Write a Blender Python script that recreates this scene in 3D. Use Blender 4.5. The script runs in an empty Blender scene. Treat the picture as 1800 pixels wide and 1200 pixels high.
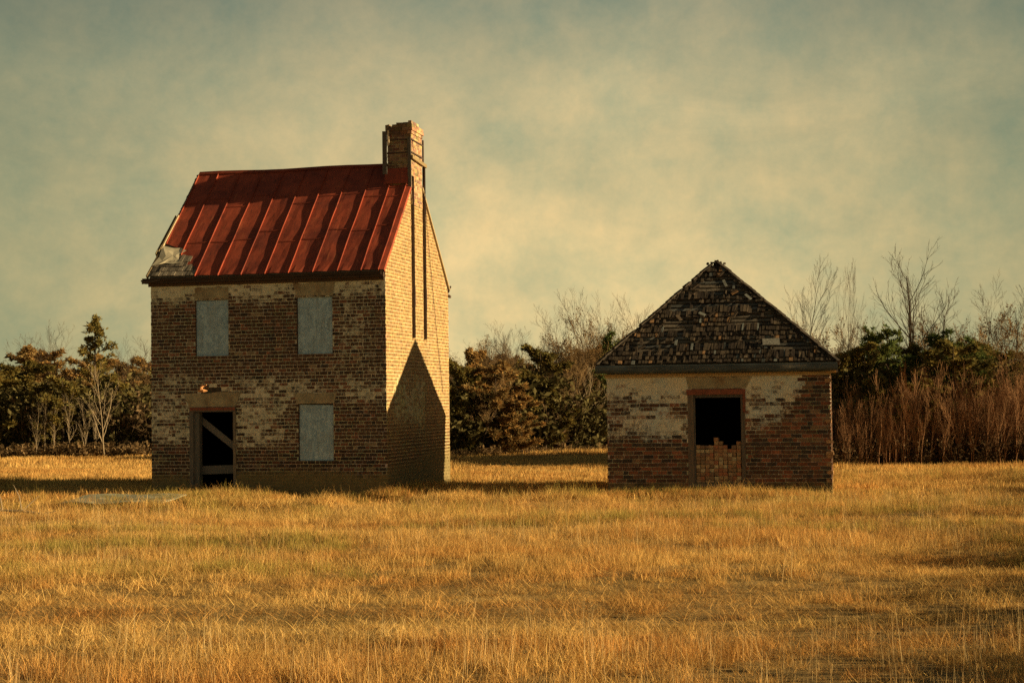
import bpy, math, random
import numpy as np
from mathutils import Vector, Matrix, noise as mnoise

rnd = random.Random(7)
R = math.radians
scene = bpy.context.scene
COL = scene.collection

# ------------------------------------------------------------------ camera
CAM_Z = 2.05
cam_d = bpy.data.cameras.new("camera")
cam = bpy.data.objects.new("camera", cam_d)
COL.objects.link(cam)
cam_d.sensor_width = 36.0
cam_d.lens = 58.0
cam_d.clip_start = 0.1
cam_d.clip_end = 5000.0
cam.matrix_world = (Matrix.Translation((0, 0, CAM_Z)) @ Matrix.Rotation(math.pi / 2 + math.atan(106 / 2900.0), 4, 'X')
                    @ Matrix.Rotation(-0.013, 4, 'Z'))
scene.camera = cam

# ------------------------------------------------------------------ world, sun, exposure
SUN_EL, SUN_AZ = R(13.3), R(-9.7)          # azimuth measured from +X towards +Y
world = bpy.data.worlds.new("World")
scene.world = world
world.use_nodes = True
wt = world.node_tree
wt.nodes.clear()


def wn(t, **k):
    n = wt.nodes.new(t)
    for a, b in k.items():
        setattr(n, a, b)
    return n


def build_world():
    L = wt.links.new
    out = wn('ShaderNodeOutputWorld')
    bg = wn('ShaderNodeBackground')
    L(bg.outputs[0], out.inputs[0])
    sky = wn('ShaderNodeTexSky', sky_type='NISHITA', sun_disc=False)
    sky.sun_elevation = SUN_EL
    sky.sun_rotation = math.pi / 2 - SUN_AZ
    sky.dust_density = 3.0
    sky.air_density = 1.3
    tc = wn('ShaderNodeTexCoord')
    sep = wn('ShaderNodeSeparateXYZ')
    L(tc.outputs['Generated'], sep.inputs[0])
    # haze and thin cloud layer: colour by height above the horizon
    ramp = wn('ShaderNodeValToRGB')
    e = ramp.color_ramp.elements
    e[0].position = 0.0
    e[0].color = (7.3, 5.8, 2.85, 1)
    e[1].position = 1.0
    e[1].color = (0.14, 0.18, 0.2, 1)
    for p, c in ((0.07, (6.9, 5.5, 2.75, 1)), (0.14, (5.7, 4.7, 2.45, 1)), (0.19, (4.8, 4.15, 2.3, 1)), (0.235, (3.05, 2.95, 1.85, 1)), (0.31, (1.3, 1.4, 1.05, 1)), (0.5, (0.35, 0.42, 0.42, 1))):
        q = e.new(p)
        q.color = c
    L(sep.outputs['Z'], ramp.inputs[0])
    # away from the glow in the middle the air is greyer and darker
    ab = wn('ShaderNodeMath', operation='SUBTRACT')
    ab.inputs[1].default_value = 0.02
    L(sep.outputs['X'], ab.inputs[0])
    sq = wn('ShaderNodeMath', operation='ABSOLUTE')
    L(ab.outputs[0], sq.inputs[0])
    mr = wn('ShaderNodeMapRange', interpolation_type='SMOOTHSTEP')
    mr.inputs[1].default_value = 0.04
    mr.inputs[2].default_value = 0.36
    L(sq.outputs[0], mr.inputs[0])
    side = wn('ShaderNodeMix', data_type='RGBA', blend_type='MULTIPLY')
    side.inputs[7].default_value = (0.48, 0.585, 0.64, 1)
    L(mr.outputs[0], side.inputs[0])
    L(ramp.outputs[0], side.inputs[6])
    # cloud streaks
    mp = wn('ShaderNodeMapping')
    mp.inputs['Scale'].default_value = (6, 6, 11)
    mp.inputs['Rotation'].default_value = (0, 0.25, 0)
    L(tc.outputs['Generated'], mp.inputs[0])
    n1 = wn('ShaderNodeTexNoise')
    n1.inputs['Scale'].default_value = 1.6
    n1.inputs['Detail'].default_value = 9
    n1.inputs['Roughness'].default_value = 0.62
    n1.inputs['Distortion'].default_value = 0.6
    L(mp.outputs[0], n1.inputs['Vector'])
    cr = wn('ShaderNodeValToRGB')
    cr.color_ramp.elements[0].position = 0.34
    cr.color_ramp.elements[0].color = (0.70, 0.77, 0.80, 1)
    cr.color_ramp.elements[1].position = 0.66
    cr.color_ramp.elements[1].color = (1.1, 1.05, 1.0, 1)
    L(n1.outputs[0], cr.inputs[0])
    cl = wn('ShaderNodeMix', data_type='RGBA', blend_type='MULTIPLY')
    cl.inputs[0].default_value = 0.6
    L(side.outputs[2], cl.inputs[6])
    L(cr.outputs[0], cl.inputs[7])
    n2 = wn('ShaderNodeTexNoise')
    n2.inputs['Scale'].default_value = 22
    n2.inputs['Detail'].default_value = 8
    n2.inputs['Roughness'].default_value = 0.7
    L(tc.outputs['Generated'], n2.inputs['Vector'])
    cr2 = wn('ShaderNodeValToRGB')
    cr2.color_ramp.elements[0].position = 0.3
    cr2.color_ramp.elements[0].color = (0.66, 0.80, 0.86, 1)
    cr2.color_ramp.elements[1].position = 0.7
    cr2.color_ramp.elements[1].color = (1.22, 1.08, 0.98, 1)
    L(n2.outputs[0], cr2.inputs[0])
    cl2 = wn('ShaderNodeMix', data_type='RGBA', blend_type='MULTIPLY')
    cl2.inputs[0].default_value = 0.8
    L(cl.outputs[2], cl2.inputs[6])
    L(cr2.outputs[0], cl2.inputs[7])
    mix = wn('ShaderNodeMix', data_type='RGBA')
    mix.inputs[0].default_value = 0.94
    L(sky.outputs[0], mix.inputs[6])
    L(cl2.outputs[2], mix.inputs[7])
    L(mix.outputs[2], bg.inputs[0])
    bg.inputs[1].default_value = 0.075


build_world()
sun_d = bpy.data.lights.new("sun", 'SUN')
sun_d.energy = 5.0
sun_d.angle = R(0.6)
sun_d.color = (1.0, 0.76, 0.40)
sun = bpy.data.objects.new("sun", sun_d)
COL.objects.link(sun)
sdir = Vector((math.cos(SUN_EL) * math.cos(SUN_AZ), math.cos(SUN_EL) * math.sin(SUN_AZ), math.sin(SUN_EL)))
sun.rotation_euler = (-sdir).to_track_quat('-Z', 'Y').to_euler()
sun.location = (60, -10, 40)

scene.view_settings.view_transform = 'Standard'
scene.view_settings.look = 'None'
scene.view_settings.gamma = 1.0
scene.view_settings.exposure = 0.7
scene.view_settings.use_curve_mapping = False
scene.render.engine = 'CYCLES'
cy = scene.cycles
cy.max_bounces = 5
cy.diffuse_bounces = 3
cy.glossy_bounces = 2
cy.transmission_bounces = 3
cy.transparent_max_bounces = 4
cy.use_adaptive_sampling = True
cy.adaptive_threshold = 0.006
cy.adaptive_min_samples = 64
cy.use_denoising = False
cy.caustics_reflective = False
cy.caustics_refractive = False
cy.sample_clamp_indirect = 1.5
scene.render.use_persistent_data = False


# ------------------------------------------------------------------ numpy value noise
_rs = np.random.RandomState(11)
_LAT = _rs.rand(256, 256)


def vnoise(x, y, s):
    x = np.asarray(x, float) * s
    y = np.asarray(y, float) * s
    xi = np.floor(x).astype(int)
    yi = np.floor(y).astype(int)
    fx = x - xi
    fy = y - yi
    fx = fx * fx * (3 - 2 * fx)
    fy = fy * fy * (3 - 2 * fy)
    a = _LAT[xi % 256, yi % 256]
    b = _LAT[(xi + 1) % 256, yi % 256]
    c = _LAT[xi % 256, (yi + 1) % 256]
    d = _LAT[(xi + 1) % 256, (yi + 1) % 256]
    return (a * (1 - fx) + b * fx) * (1 - fy) + (c * (1 - fx) + d * fx) * fy


def sstep(a, b, v):
    t = np.clip((np.asarray(v, float) - a) / (b - a), 0, 1)
    return t * t * (3 - 2 * t)


def gz(x, y):
    """height of the ground"""
    x = np.asarray(x, float)
    y = np.asarray(y, float)
    z = (vnoise(x, y, 0.13) - 0.5) * 0.16 + (vnoise(x + 31, y + 7, 0.55) - 0.5) * 0.10
    strip = sstep(32.5, 35.2, y) * (1 - sstep(37.2, 39.5, y))
    z = z + strip * (0.0 + 0.20 * sstep(0.35, 0.8, vnoise(x * 0.9 + 5, y + 3, 0.8)))
    rut = np.exp(-((y - 16.3 + 0.4 * np.sin(x * 0.2)) / 0.55) ** 2) + np.exp(-((y - 18.3 + 0.4 * np.sin(x * 0.2)) / 0.55) ** 2)
    z = z - 0.05 * rut
    far = sstep(60, 130, y)
    wallz = sstep(30, 34, y) * (1 - sstep(37.0, 39.5, y))
    return z - 0.06 - 0.19 * wallz + far * 0.4 * vnoise(x, y, 0.03)


# ------------------------------------------------------------------ mesh builder
class MB:
    def __init__(self):
        self.v, self.f, self.c, self.w = [], [], [], []

    def quad(self, a, b, c, d, col=(1, 1, 1), w=(0, 0)):
        n = len(self.v)
        self.v += [tuple(a), tuple(b), tuple(c), tuple(d)]
        self.f.append((n, n + 1, n + 2, n + 3))
        self.c.append(col)
        self.w.append(w)

    def tri(self, a, b, c, col=(1, 1, 1), w=(0, 0)):
        n = len(self.v)
        self.v += [tuple(a), tuple(b), tuple(c)]
        self.f.append((n, n + 1, n + 2))
        self.c.append(col)
        self.w.append(w)

    def hexa(self, p, col=(1, 1, 1), w=(0, 0)):
        """p: eight corners, bottom ring then top ring"""
        n = len(self.v)
        self.v += [tuple(q) for q in p]
        for f in ((0, 3, 2, 1), (4, 5, 6, 7), (0, 1, 5, 4), (1, 2, 6, 5), (2, 3, 7, 6), (3, 0, 4, 7)):
            self.f.append(tuple(n + i for i in f))
            self.c.append(col)
            self.w.append(w)

    def box(self, x0, x1, y0, y1, z0, z1, col=(1, 1, 1), w=(0, 0), jit=0.0):
        p = [(x0, y0, z0), (x1, y0, z0), (x1, y1, z0), (x0, y1, z0), (x0, y0, z1), (x1, y0, z1), (x1, y1, z1), (x0, y1, z1)]
        if jit:
            p = [(a + rnd.uniform(-jit, jit), b + rnd.uniform(-jit, jit), c + rnd.uniform(-jit, jit)) for a, b, c in p]
        self.hexa(p, col, w)

    def bar(self, a, b, up, wd, th, col=(1, 1, 1), taper=1.0):
        """plank from a to b, width wd along 'up', thickness th along the third axis"""
        a, b, up = Vector(a), Vector(b), Vector(up)
        d = (b - a).normalized()
        up = (up - d * up.dot(d)).normalized()
        s = d.cross(up)
        p = []
        for q in (a, b):
            k = 1.0 if q is a else taper
            p.append([q - up * wd / 2 * k - s * th / 2, q + up * wd / 2 * k - s * th / 2, q + up * wd / 2 * k + s * th / 2, q - up * wd / 2 * k + s * th / 2])
        self.hexa(p[0] + p[1], col)

    def tube(self, pts, rad, k=5, col=(1, 1, 1), cap=False):
        n0 = len(self.v)
        m = len(pts)
        for i, p in enumerate(pts):
            p = Vector(p)
            t = (Vector(pts[min(i + 1, m - 1)]) - Vector(pts[max(i - 1, 0)]))
            if t.length < 1e-9:
                t = Vector((0, 0, 1))
            t.normalize()
            a = Vector((1, 0, 0)) if abs(t.x) < 0.8 else Vector((0, 1, 0))
            u = t.cross(a).normalized()
            v = t.cross(u)
            for j in range(k):
                an = 2 * math.pi * j / k
                self.v.append(tuple(p + (u * math.cos(an) + v * math.sin(an)) * rad[i]))
        for i in range(m - 1):
            for j in range(k):
                a = n0 + i * k + j
                b = n0 + i * k + (j + 1) % k
                self.f.append((a, b, b + k, a + k))
                self.c.append(col)
                self.w.append((0, 0))
        if cap:
            for i0, rev in ((n0, True), (n0 + (m - 1) * k, False)):
                f = [i0 + j for j in range(k)]
                self.f.append(tuple(f[::-1] if rev else f))
                self.c.append(col)
                self.w.append((0, 0))

    def mesh(self, name, mat, smooth=False):
        me = bpy.data.meshes.new(name)
        me.from_pydata(self.v, [], self.f)
        at = me.attributes.new("tone", 'FLOAT_COLOR', 'FACE')
        arr = np.ones((len(self.f), 4), 'f')
        arr[:, :3] = np.array(self.c, 'f')
        at.data.foreach_set("color", arr.ravel())
        w = np.array(self.w, 'f')
        if w.any():
            for k, nm in enumerate(("wash", "mud")):
                b = me.attributes.new(nm, 'FLOAT', 'FACE')
                b.data.foreach_set("value", np.ascontiguousarray(w[:, k]))
        if smooth:
            me.polygons.foreach_set("use_smooth", np.ones(len(self.f), bool))
        me.materials.append(mat)
        me.update()
        return me

    def build(self, name, mat, parent=None, label=None, smooth=False):
        o = bpy.data.objects.new(name, self.mesh(name, mat, smooth))
        COL.objects.link(o)
        if parent:
            o.parent = parent
        if label:
            o["label"] = label
        return o


def empty(name, loc, rz, label, cat, group=None):
    o = bpy.data.objects.new(name, None)
    o.empty_display_size = 0.3
    COL.objects.link(o)
    o.location = loc
    o.rotation_euler = (0, 0, rz)
    o["label"] = label
    o["category"] = cat
    if group:
        o["group"] = group
    return o


# ------------------------------------------------------------------ materials
def new_mat(name):
    m = bpy.data.materials.new(name)
    m.use_nodes = True
    t = m.node_tree
    t.nodes.clear()
    out = t.nodes.new('ShaderNodeOutputMaterial')
    bs = t.nodes.new('ShaderNodeBsdfPrincipled')
    bs.inputs['Roughness'].default_value = 0.9
    bs.inputs['Specular IOR Level'].default_value = 0.2
    t.links.new(bs.outputs[0], out.inputs[0])
    return m, t, bs, out


def node(t, ty, **k):
    n = t.nodes.new(ty)
    ins = k.pop('ins', {})
    for a, b in k.items():
        setattr(n, a, b)
    for a, b in ins.items():
        n.inputs[a].default_value = b
    return n


def attr(t, name):
    return node(t, 'ShaderNodeAttribute', attribute_name=name)


def noise(t, scale, detail=6, rough=0.6, vec=None, dist=0.0):
    n = node(t, 'ShaderNodeTexNoise', ins={'Scale': scale, 'Detail': detail, 'Roughness': rough, 'Distortion': dist})
    if vec is not None:
        t.links.new(vec, n.inputs['Vector'])
    return n


def mixc(t, a, b, f, blend='MIX'):
    n = node(t, 'ShaderNodeMix', data_type='RGBA', blend_type=blend)
    for s, i in ((a, 6), (b, 7), (f, 0)):
        if isinstance(s, (tuple, list)):
            n.inputs[i].default_value = (*s[:3], 1)
        elif isinstance(s, (int, float)):
            n.inputs[i].default_value = s
        else:
            t.links.new(s, n.inputs[i])
    return n.outputs[2]


def mrange(t, v, a, b, c=0.0, d=1.0, smooth=True):
    n = node(t, 'ShaderNodeMapRange', interpolation_type='SMOOTHSTEP' if smooth else 'LINEAR')
    for i, x in ((1, a), (2, b), (3, c), (4, d)):
        n.inputs[i].default_value = x
    t.links.new(v, n.inputs[0])
    return n.outputs[0]


def math_n(t, op, a, b=None):
    n = node(t, 'ShaderNodeMath', operation=op)
    for i, s in enumerate((a, b)):
        if s is None:
            continue
        if isinstance(s, (int, float)):
            n.inputs[i].default_value = s
        else:
            t.links.new(s, n.inputs[i])
    return n.outputs[0]


def bump(t, bs, h, strength=0.4, dist=0.01):
    b = node(t, 'ShaderNodeBump', ins={'Strength': strength, 'Distance': dist})
    t.links.new(h, b.inputs['Height'])
    t.links.new(b.outputs[0], bs.inputs['Normal'])


def brick_mat(name, paint_a, paint_b, mud_c):
    m, t, bs, out = new_mat(name)
    tc = node(t, 'ShaderNodeTexCoord').outputs['Object']
    tone = attr(t, "tone").outputs['Color']
    wash = attr(t, "wash").outputs['Fac']
    mud = attr(t, "mud").outputs['Fac']
    n1 = noise(t, 9, 8, 0.65, tc)
    n2 = noise(t, 26, 6, 0.7, tc)
    n3 = noise(t, 1.4, 6, 0.6, tc)
    var = mrange(t, n1.outputs[0], 0.25, 0.75, 0.62, 1.35, False)
    vc = node(t, 'ShaderNodeCombineColor')
    for i in range(3):
        t.links.new(var, vc.inputs[i])
    base = mixc(t, tone, vc.outputs[0], 1.0, 'MULTIPLY')
    soot_and_dark = mrange(t, n3.outputs[0], 0.55, 0.8, 0, 0.45)
    base = mixc(t, base, (0.07, 0.055, 0.04), soot_and_dark)
    # worn limewash left on the wall
    k = math_n(t, 'ADD', math_n(t, 'MULTIPLY', n1.outputs[0], 0.9), math_n(t, 'MULTIPLY', n2.outputs[0], 0.75))
    k = math_n(t, 'SUBTRACT', math_n(t, 'ADD', wash, k), 0.83)
    pm = mrange(t, k, 0.25, 0.66, 0, 0.88)
    paint = mixc(t, paint_a, paint_b, mrange(t, n3.outputs[0], 0.35, 0.65))
    paint = mixc(t, paint, vc.outputs[0], 0.35, 'MULTIPLY')
    base = mixc(t, base, paint, pm)
    mk = math_n(t, 'ADD', mud, math_n(t, 'MULTIPLY', math_n(t, 'SUBTRACT', n1.outputs[0], 0.5), 1.1))
    base = mixc(t, base, mixc(t, mud_c, vc.outputs[0], 0.6, 'MULTIPLY'), mrange(t, mk, 0.3, 0.8, 0, 0.85))
    t.links.new(base, bs.inputs['Base Color'])
    bump(t, bs, n2.outputs[0], 0.5, 0.008)
    return m


def plain_mat(name, col, var=0.35, scale=6.0, rough=0.9, stretch=None, bmp=0.3, spec=0.2, metal=0.0, use_tone=True, dark=None, dark_lim=(0.55, 0.75)):
    m, t, bs, out = new_mat(name)
    tc = node(t, 'ShaderNodeTexCoord').outputs['Object']
    if stretch:
        mp = node(t, 'ShaderNodeMapping')
        mp.inputs['Scale'].default_value = stretch
        t.links.new(tc, mp.inputs[0])
        tc = mp.outputs[0]
    n1 = noise(t, scale, 7, 0.65, tc)
    v = mrange(t, n1.outputs[0], 0.25, 0.75, 1 - var, 1 + var, False)
    vc = node(t, 'ShaderNodeCombineColor')
    for i in range(3):
        t.links.new(v, vc.inputs[i])
    base = mixc(t, col, vc.outputs[0], 1.0, 'MULTIPLY')
    if use_tone:
        base = mixc(t, base, attr(t, "tone").outputs['Color'], 1.0, 'MULTIPLY')
    if dark:
        n2 = noise(t, scale * 0.35, 6, 0.6, tc)
        base = mixc(t, base, dark, mrange(t, n2.outputs[0], dark_lim[0], dark_lim[1], 0, 0.8))
    t.links.new(base, bs.inputs['Base Color'])
    bs.inputs['Roughness'].default_value = rough
    bs.inputs['Specular IOR Level'].default_value = spec
    bs.inputs['Metallic'].default_value = metal
    if bmp:
        bump(t, bs, n1.outputs[0], bmp, 0.006)
    return m


def leaf_mat(name, col, trans=0.35, var=0.3):
    m, t, bs, out = new_mat(name)
    t.nodes.remove(bs)
    oi = node(t, 'ShaderNodeObjectInfo')
    v = mrange(t, oi.outputs['Random'], 0, 1, 1 - var, 1 + var, False)
    vc = node(t, 'ShaderNodeCombineColor')
    for i in range(3):
        t.links.new(v, vc.inputs[i])
    c = mixc(t, mixc(t, col, vc.outputs[0], 1.0, 'MULTIPLY'), attr(t, "tone").outputs['Color'], 1.0, 'MULTIPLY')
    d = node(t, 'ShaderNodeBsdfDiffuse')
    tr = node(t, 'ShaderNodeBsdfTranslucent')
    mx = node(t, 'ShaderNodeMixShader', ins={0: trans})
    t.links.new(c, d.inputs[0])
    t.links.new(c, tr.inputs[0])
    t.links.new(d.outputs[0], mx.inputs[1])
    t.links.new(tr.outputs[0], mx.inputs[2])
    t.links.new(mx.outputs[0], out.inputs[0])
    return m


def grass_mat(name, cols, trans=0.3):
    """dry grass: straw, ochre and rusty patches over the field"""
    m, t, bs, out = new_mat(name)
    t.nodes.remove(bs)
    geo = node(t, 'ShaderNodeNewGeometry')
    sc = node(t, 'ShaderNodeMapping')
    sc.inputs['Scale'].default_value = (0.28, 1.0, 0.3)
    t.links.new(geo.outputs['Position'], sc.inputs[0])
    n1 = noise(t, 0.55, 6, 0.65, sc.outputs[0])
    n2 = noise(t, 2.2, 4, 0.6, sc.outputs[0])
    oi = node(t, 'ShaderNodeObjectInfo')
    c = mixc(t, cols[0], cols[1], mrange(t, n1.outputs[0], 0.4, 0.64))
    c = mixc(t, c, cols[2], mrange(t, n2.outputs[0], 0.52, 0.72, 0, 0.75))
    v = mrange(t, oi.outputs['Random'], 0, 1, 0.62, 1.3, False)
    vc = node(t, 'ShaderNodeCombineColor')
    for i in range(3):
        t.links.new(v, vc.inputs[i])
    c = mixc(t, c, vc.outputs[0], 1.0, 'MULTIPLY')
    c = mixc(t, c, attr(t, "tone").outputs['Color'], 1.0, 'MULTIPLY')
    d = node(t, 'ShaderNodeBsdfDiffuse')
    tr = node(t, 'ShaderNodeBsdfTranslucent')
    mx = node(t, 'ShaderNodeMixShader', ins={0: trans})
    t.links.new(c, d.inputs[0])
    t.links.new(c, tr.inputs[0])
    t.links.new(d.outputs[0], mx.inputs[1])
    t.links.new(tr.outputs[0], mx.inputs[2])
    t.links.new(mx.outputs[0], out.inputs[0])
    return m


def osb_mat():
    m, t, bs, out = new_mat("chipboard")
    tc = node(t, 'ShaderNodeTexCoord').outputs['Object']
    vo = node(t, 'ShaderNodeTexVoronoi', ins={'Scale': 13.0, 'Randomness': 1.0})
    n0 = noise(t, 7, 4, 0.6, tc)
    wv = node(t, 'ShaderNodeVectorMath', operation='MULTIPLY_ADD')
    wv.inputs[1].default_value = (0.35, 0.35, 0.5)
    t.links.new(n0.outputs['Color'], wv.inputs[0])
    t.links.new(tc, wv.inputs[2])
    t.links.new(wv.outputs[0], vo.inputs['Vector'])
    sp = node(t, 'ShaderNodeSeparateColor')
    t.links.new(vo.outputs['Color'], sp.inputs[0])
    ramp = node(t, 'ShaderNodeValToRGB')
    ramp.color_ramp.elements[0].color = (0.28, 0.41, 0.53, 1)
    ramp.color_ramp.elements[1].color = (0.50, 0.66, 0.78, 1)
    t.links.new(sp.outputs[0], ramp.inputs[0])
    n1 = noise(t, 2.4, 6, 0.6, tc)
    ms = node(t, 'ShaderNodeMapping')
    ms.inputs['Scale'].default_value = (9, 9, 1.1)
    t.links.new(tc, ms.inputs[0])
    n2 = noise(t, 1.6, 5, 0.6, ms.outputs[0])
    rc = mixc(t, ramp.outputs[0], (0.22, 0.25, 0.25), mrange(t, n2.outputs[0], 0.5, 0.72, 0, 0.6))
    c = mixc(t, rc, (0.34, 0.43, 0.49), mrange(t, n1.outputs[0], 0.45, 0.7, 0, 0.7))
    t.links.new(c, bs.inputs['Base Color'])
    bs.inputs['Roughness'].default_value = 0.75
    bump(t, bs, sp.outputs[0], 0.4, 0.004)
    return m


def roof_mat():
    m, t, bs, out = new_mat("red_roof_paint")
    tc = node(t, 'ShaderNodeTexCoord').outputs['Object']
    n1 = noise(t, 1.1, 7, 0.65, tc, 0.4)
    n2 = noise(t, 7.0, 7, 0.7, tc)
    mp = node(t, 'ShaderNodeMapping')
    mp.inputs['Scale'].default_value = (6, 0.8, 0.8)
    t.links.new(tc, mp.inputs[0])
    n3 = noise(t, 2.0, 6, 0.6, mp.outputs[0])
    c = mixc(t, (0.38, 0.078, 0.04), (0.22, 0.05, 0.032), mrange(t, n1.outputs[0], 0.38, 0.66))
    c = mixc(t, c, (0.13, 0.05, 0.035), mrange(t, n2.outputs[0], 0.56, 0.78, 0, 0.7))
    n4 = noise(t, 5.0, 6, 0.65, mp.outputs[0])
    c = mixc(t, c, (0.085, 0.035, 0.026), mrange(t, n4.outputs[0], 0.52, 0.72, 0, 0.75))
    c = mixc(t, c, (0.52, 0.16, 0.07), mrange(t, n3.outputs[0], 0.58, 0.75, 0, 0.6))
    c = mixc(t, c, attr(t, "tone").outputs['Color'], 1.0, 'MULTIPLY')
    t.links.new(c, bs.inputs['Base Color'])
    bs.inputs['Roughness'].default_value = 0.62
    bs.inputs['Specular IOR Level'].default_value = 0.25
    bump(t, bs, math_n(t, 'ADD', n1.outputs[0], math_n(t, 'MULTIPLY', n2.outputs[0], 0.25)), 0.35, 0.03)
    return m


M = {}
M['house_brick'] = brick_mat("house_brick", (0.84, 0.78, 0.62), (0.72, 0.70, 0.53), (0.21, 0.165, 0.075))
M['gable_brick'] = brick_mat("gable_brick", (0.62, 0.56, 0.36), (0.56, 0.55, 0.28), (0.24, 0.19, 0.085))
M['shed_brick'] = brick_mat("outbuilding_brick", (0.90, 0.82, 0.63), (0.68, 0.74, 0.70), (0.21, 0.165, 0.075))
M['osb'] = osb_mat()
M['roof'] = roof_mat()
M['stucco'] = plain_mat("stucco", (0.38, 0.32, 0.21), 0.4, 5, dark=(0.25, 0.15, 0.08), dark_lim=(0.5, 0.7))
M['old_wood'] = plain_mat("weathered_wood", (0.20, 0.175, 0.15), 0.4, 5, stretch=(9, 9, 0.7))
M['dark_wood'] = plain_mat("dark_wood", (0.085, 0.06, 0.045), 0.4, 4, stretch=(0.7, 6, 6))
M['red_wood'] = plain_mat("red_painted_wood", (0.26, 0.09, 0.055), 0.45, 7, dark=(0.17, 0.13, 0.1))
M['pale_wood'] = plain_mat("pale_wood", (0.46, 0.36, 0.22), 0.3, 5, stretch=(0.8, 5, 5))
M['felt'] = plain_mat("roofing_felt", (0.66, 0.58, 0.42), 0.25, 3, dark=(0.3, 0.28, 0.22))
M['steel'] = plain_mat("rusted_steel", (0.075, 0.05, 0.038), 0.4, 8, rough=0.7, metal=0.0)
M['rust'] = plain_mat("bright_rust", (0.62, 0.30, 0.13), 0.3, 12, rough=0.7)
M['gutter'] = plain_mat("old_tin_gutter", (0.075, 0.095, 0.11), 0.55, 4, rough=0.4, stretch=(0.6, 4, 4), dark=(0.36, 0.36, 0.34), dark_lim=(0.58, 0.72))  # pale patches are highlights painted into the tin colour
M['shingle'] = plain_mat("wood_shingle", (1.05, 1.02, 0.98), 0.6, 4, stretch=(7, 5, 1.2))
M['loose'] = plain_mat("loose_brick_clay", (1.5, 1.45, 1.35), 0.4, 16)
M['bark'] = plain_mat("bark", (0.085, 0.06, 0.042), 0.35, 7, bmp=0, spec=0.05)
M['bark_pale'] = plain_mat("pale_bark", (0.34, 0.26, 0.17), 0.35, 5, bmp=0, spec=0.05)
M['twig'] = plain_mat("twig_bark", (0.07, 0.047, 0.031), 0.25, 3, bmp=0, spec=0.05)
M['red_twig'] = plain_mat("reddish_twig", (0.29, 0.155, 0.08), 0.45, 1.2, bmp=0, spec=0.05)
M['lit_tan_twig'] = plain_mat("lit_tan_twig", (0.27, 0.175, 0.085), 0.3, 2, bmp=0, spec=0.05)  # twig bark lightened so these crowns look sunlit
M['soot_and_dark'] = plain_mat("interior_blackout", (0.018, 0.015, 0.013), 0.3, 3, bmp=0, spec=0.05)  # near-black colour stands in for the unlit depth behind the doorways
M['cedar'] = leaf_mat("cedar_foliage", (0.23, 0.185, 0.06))
M['brown_cedar'] = leaf_mat("bronzed_cedar_foliage", (0.36, 0.235, 0.095))
M['pine'] = leaf_mat("pine_needles", (0.115, 0.14, 0.045))
M['dry_leaf'] = leaf_mat("dry_leaves", (0.20, 0.125, 0.06), 0.3)
STRAW = ((0.82, 0.54, 0.19), (0.70, 0.385, 0.12), (0.44, 0.20, 0.07))
M['grass'] = grass_mat("dry_grass", STRAW)
M['stalk'] = grass_mat("dry_stalks", ((0.78, 0.58, 0.29), (0.70, 0.47, 0.21), (0.5, 0.3, 0.12)))
M['green_grass'] = grass_mat("mixed_grass", ((0.50, 0.38, 0.11), (0.42, 0.33, 0.09), (0.16, 0.15, 0.045)))


def ground_mat():
    m, t, bs, out = new_mat("field_soil")
    geo = node(t, 'ShaderNodeNewGeometry')
    sc = node(t, 'ShaderNodeMapping')
    sc.inputs['Scale'].default_value = (0.45, 1.0, 1.0)
    t.links.new(geo.outputs['Position'], sc.inputs[0])
    n1 = noise(t, 0.4, 8, 0.65, sc.outputs[0])
    n2 = noise(t, 9, 8, 0.7, geo.outputs['Position'])
    n3 = noise(t, 1.7, 6, 0.6, sc.outputs[0])
    c = mixc(t, (0.30, 0.19, 0.07), (0.46, 0.30, 0.11), mrange(t, n2.outputs[0], 0.35, 0.65))
    c = mixc(t, c, (0.10, 0.07, 0.035), mrange(t, n3.outputs[0], 0.58, 0.76, 0, 0.7))
    c = mixc(t, c, (0.11, 0.095, 0.035), mrange(t, n1.outputs[0], 0.55, 0.7, 0, 0.6))
    sep = node(t, 'ShaderNodeSeparateXYZ')
    t.links.new(geo.outputs['Position'], sep.inputs[0])
    c = mixc(t, c, (0.44, 0.29, 0.11), mrange(t, sep.outputs['Y'], 42, 62, 0, 0.7))
    t.links.new(c, bs.inputs['Base Color'])
    bump(t, bs, n2.outputs[0], 0.8, 0.06)
    return m


M['ground'] = ground_mat()


# ------------------------------------------------------------------ the ground
def build_ground():
    xs = np.concatenate([[-1500, -700, -350, -200, -120, -80, -55, -40], np.arange(-30, 30.01, 0.4), [40, 55, 80, 120, 200, 350, 700, 1500]])
    ys = np.concatenate([[-600, -200, -60, -20, 0, 5], np.arange(8, 60, 0.4), np.arange(60, 130, 3), [140, 170, 220, 320, 500, 900, 1800]])
    X, Y = np.meshgrid(xs, ys)
    Z = gz(X, Y)
    nx, ny = len(xs), len(ys)
    v = np.stack([X.ravel(), Y.ravel(), Z.ravel()], 1)
    i = np.arange((ny - 1) * nx).reshape(ny - 1, nx)[:, :-1].ravel()
    f = np.stack([i, i + 1, i + 1 + nx, i + nx], 1)
    me = bpy.data.meshes.new("field")
    me.from_pydata(v.tolist(), [], f.tolist())
    me.polygons.foreach_set("use_smooth", np.ones(len(f), bool))
    me.materials.append(M['ground'])
    o = bpy.data.objects.new("ground", me)
    COL.objects.link(o)
    o["kind"] = "structure"
    o["label"] = "open field of bare soil under dry winter grass"


build_ground()


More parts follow.
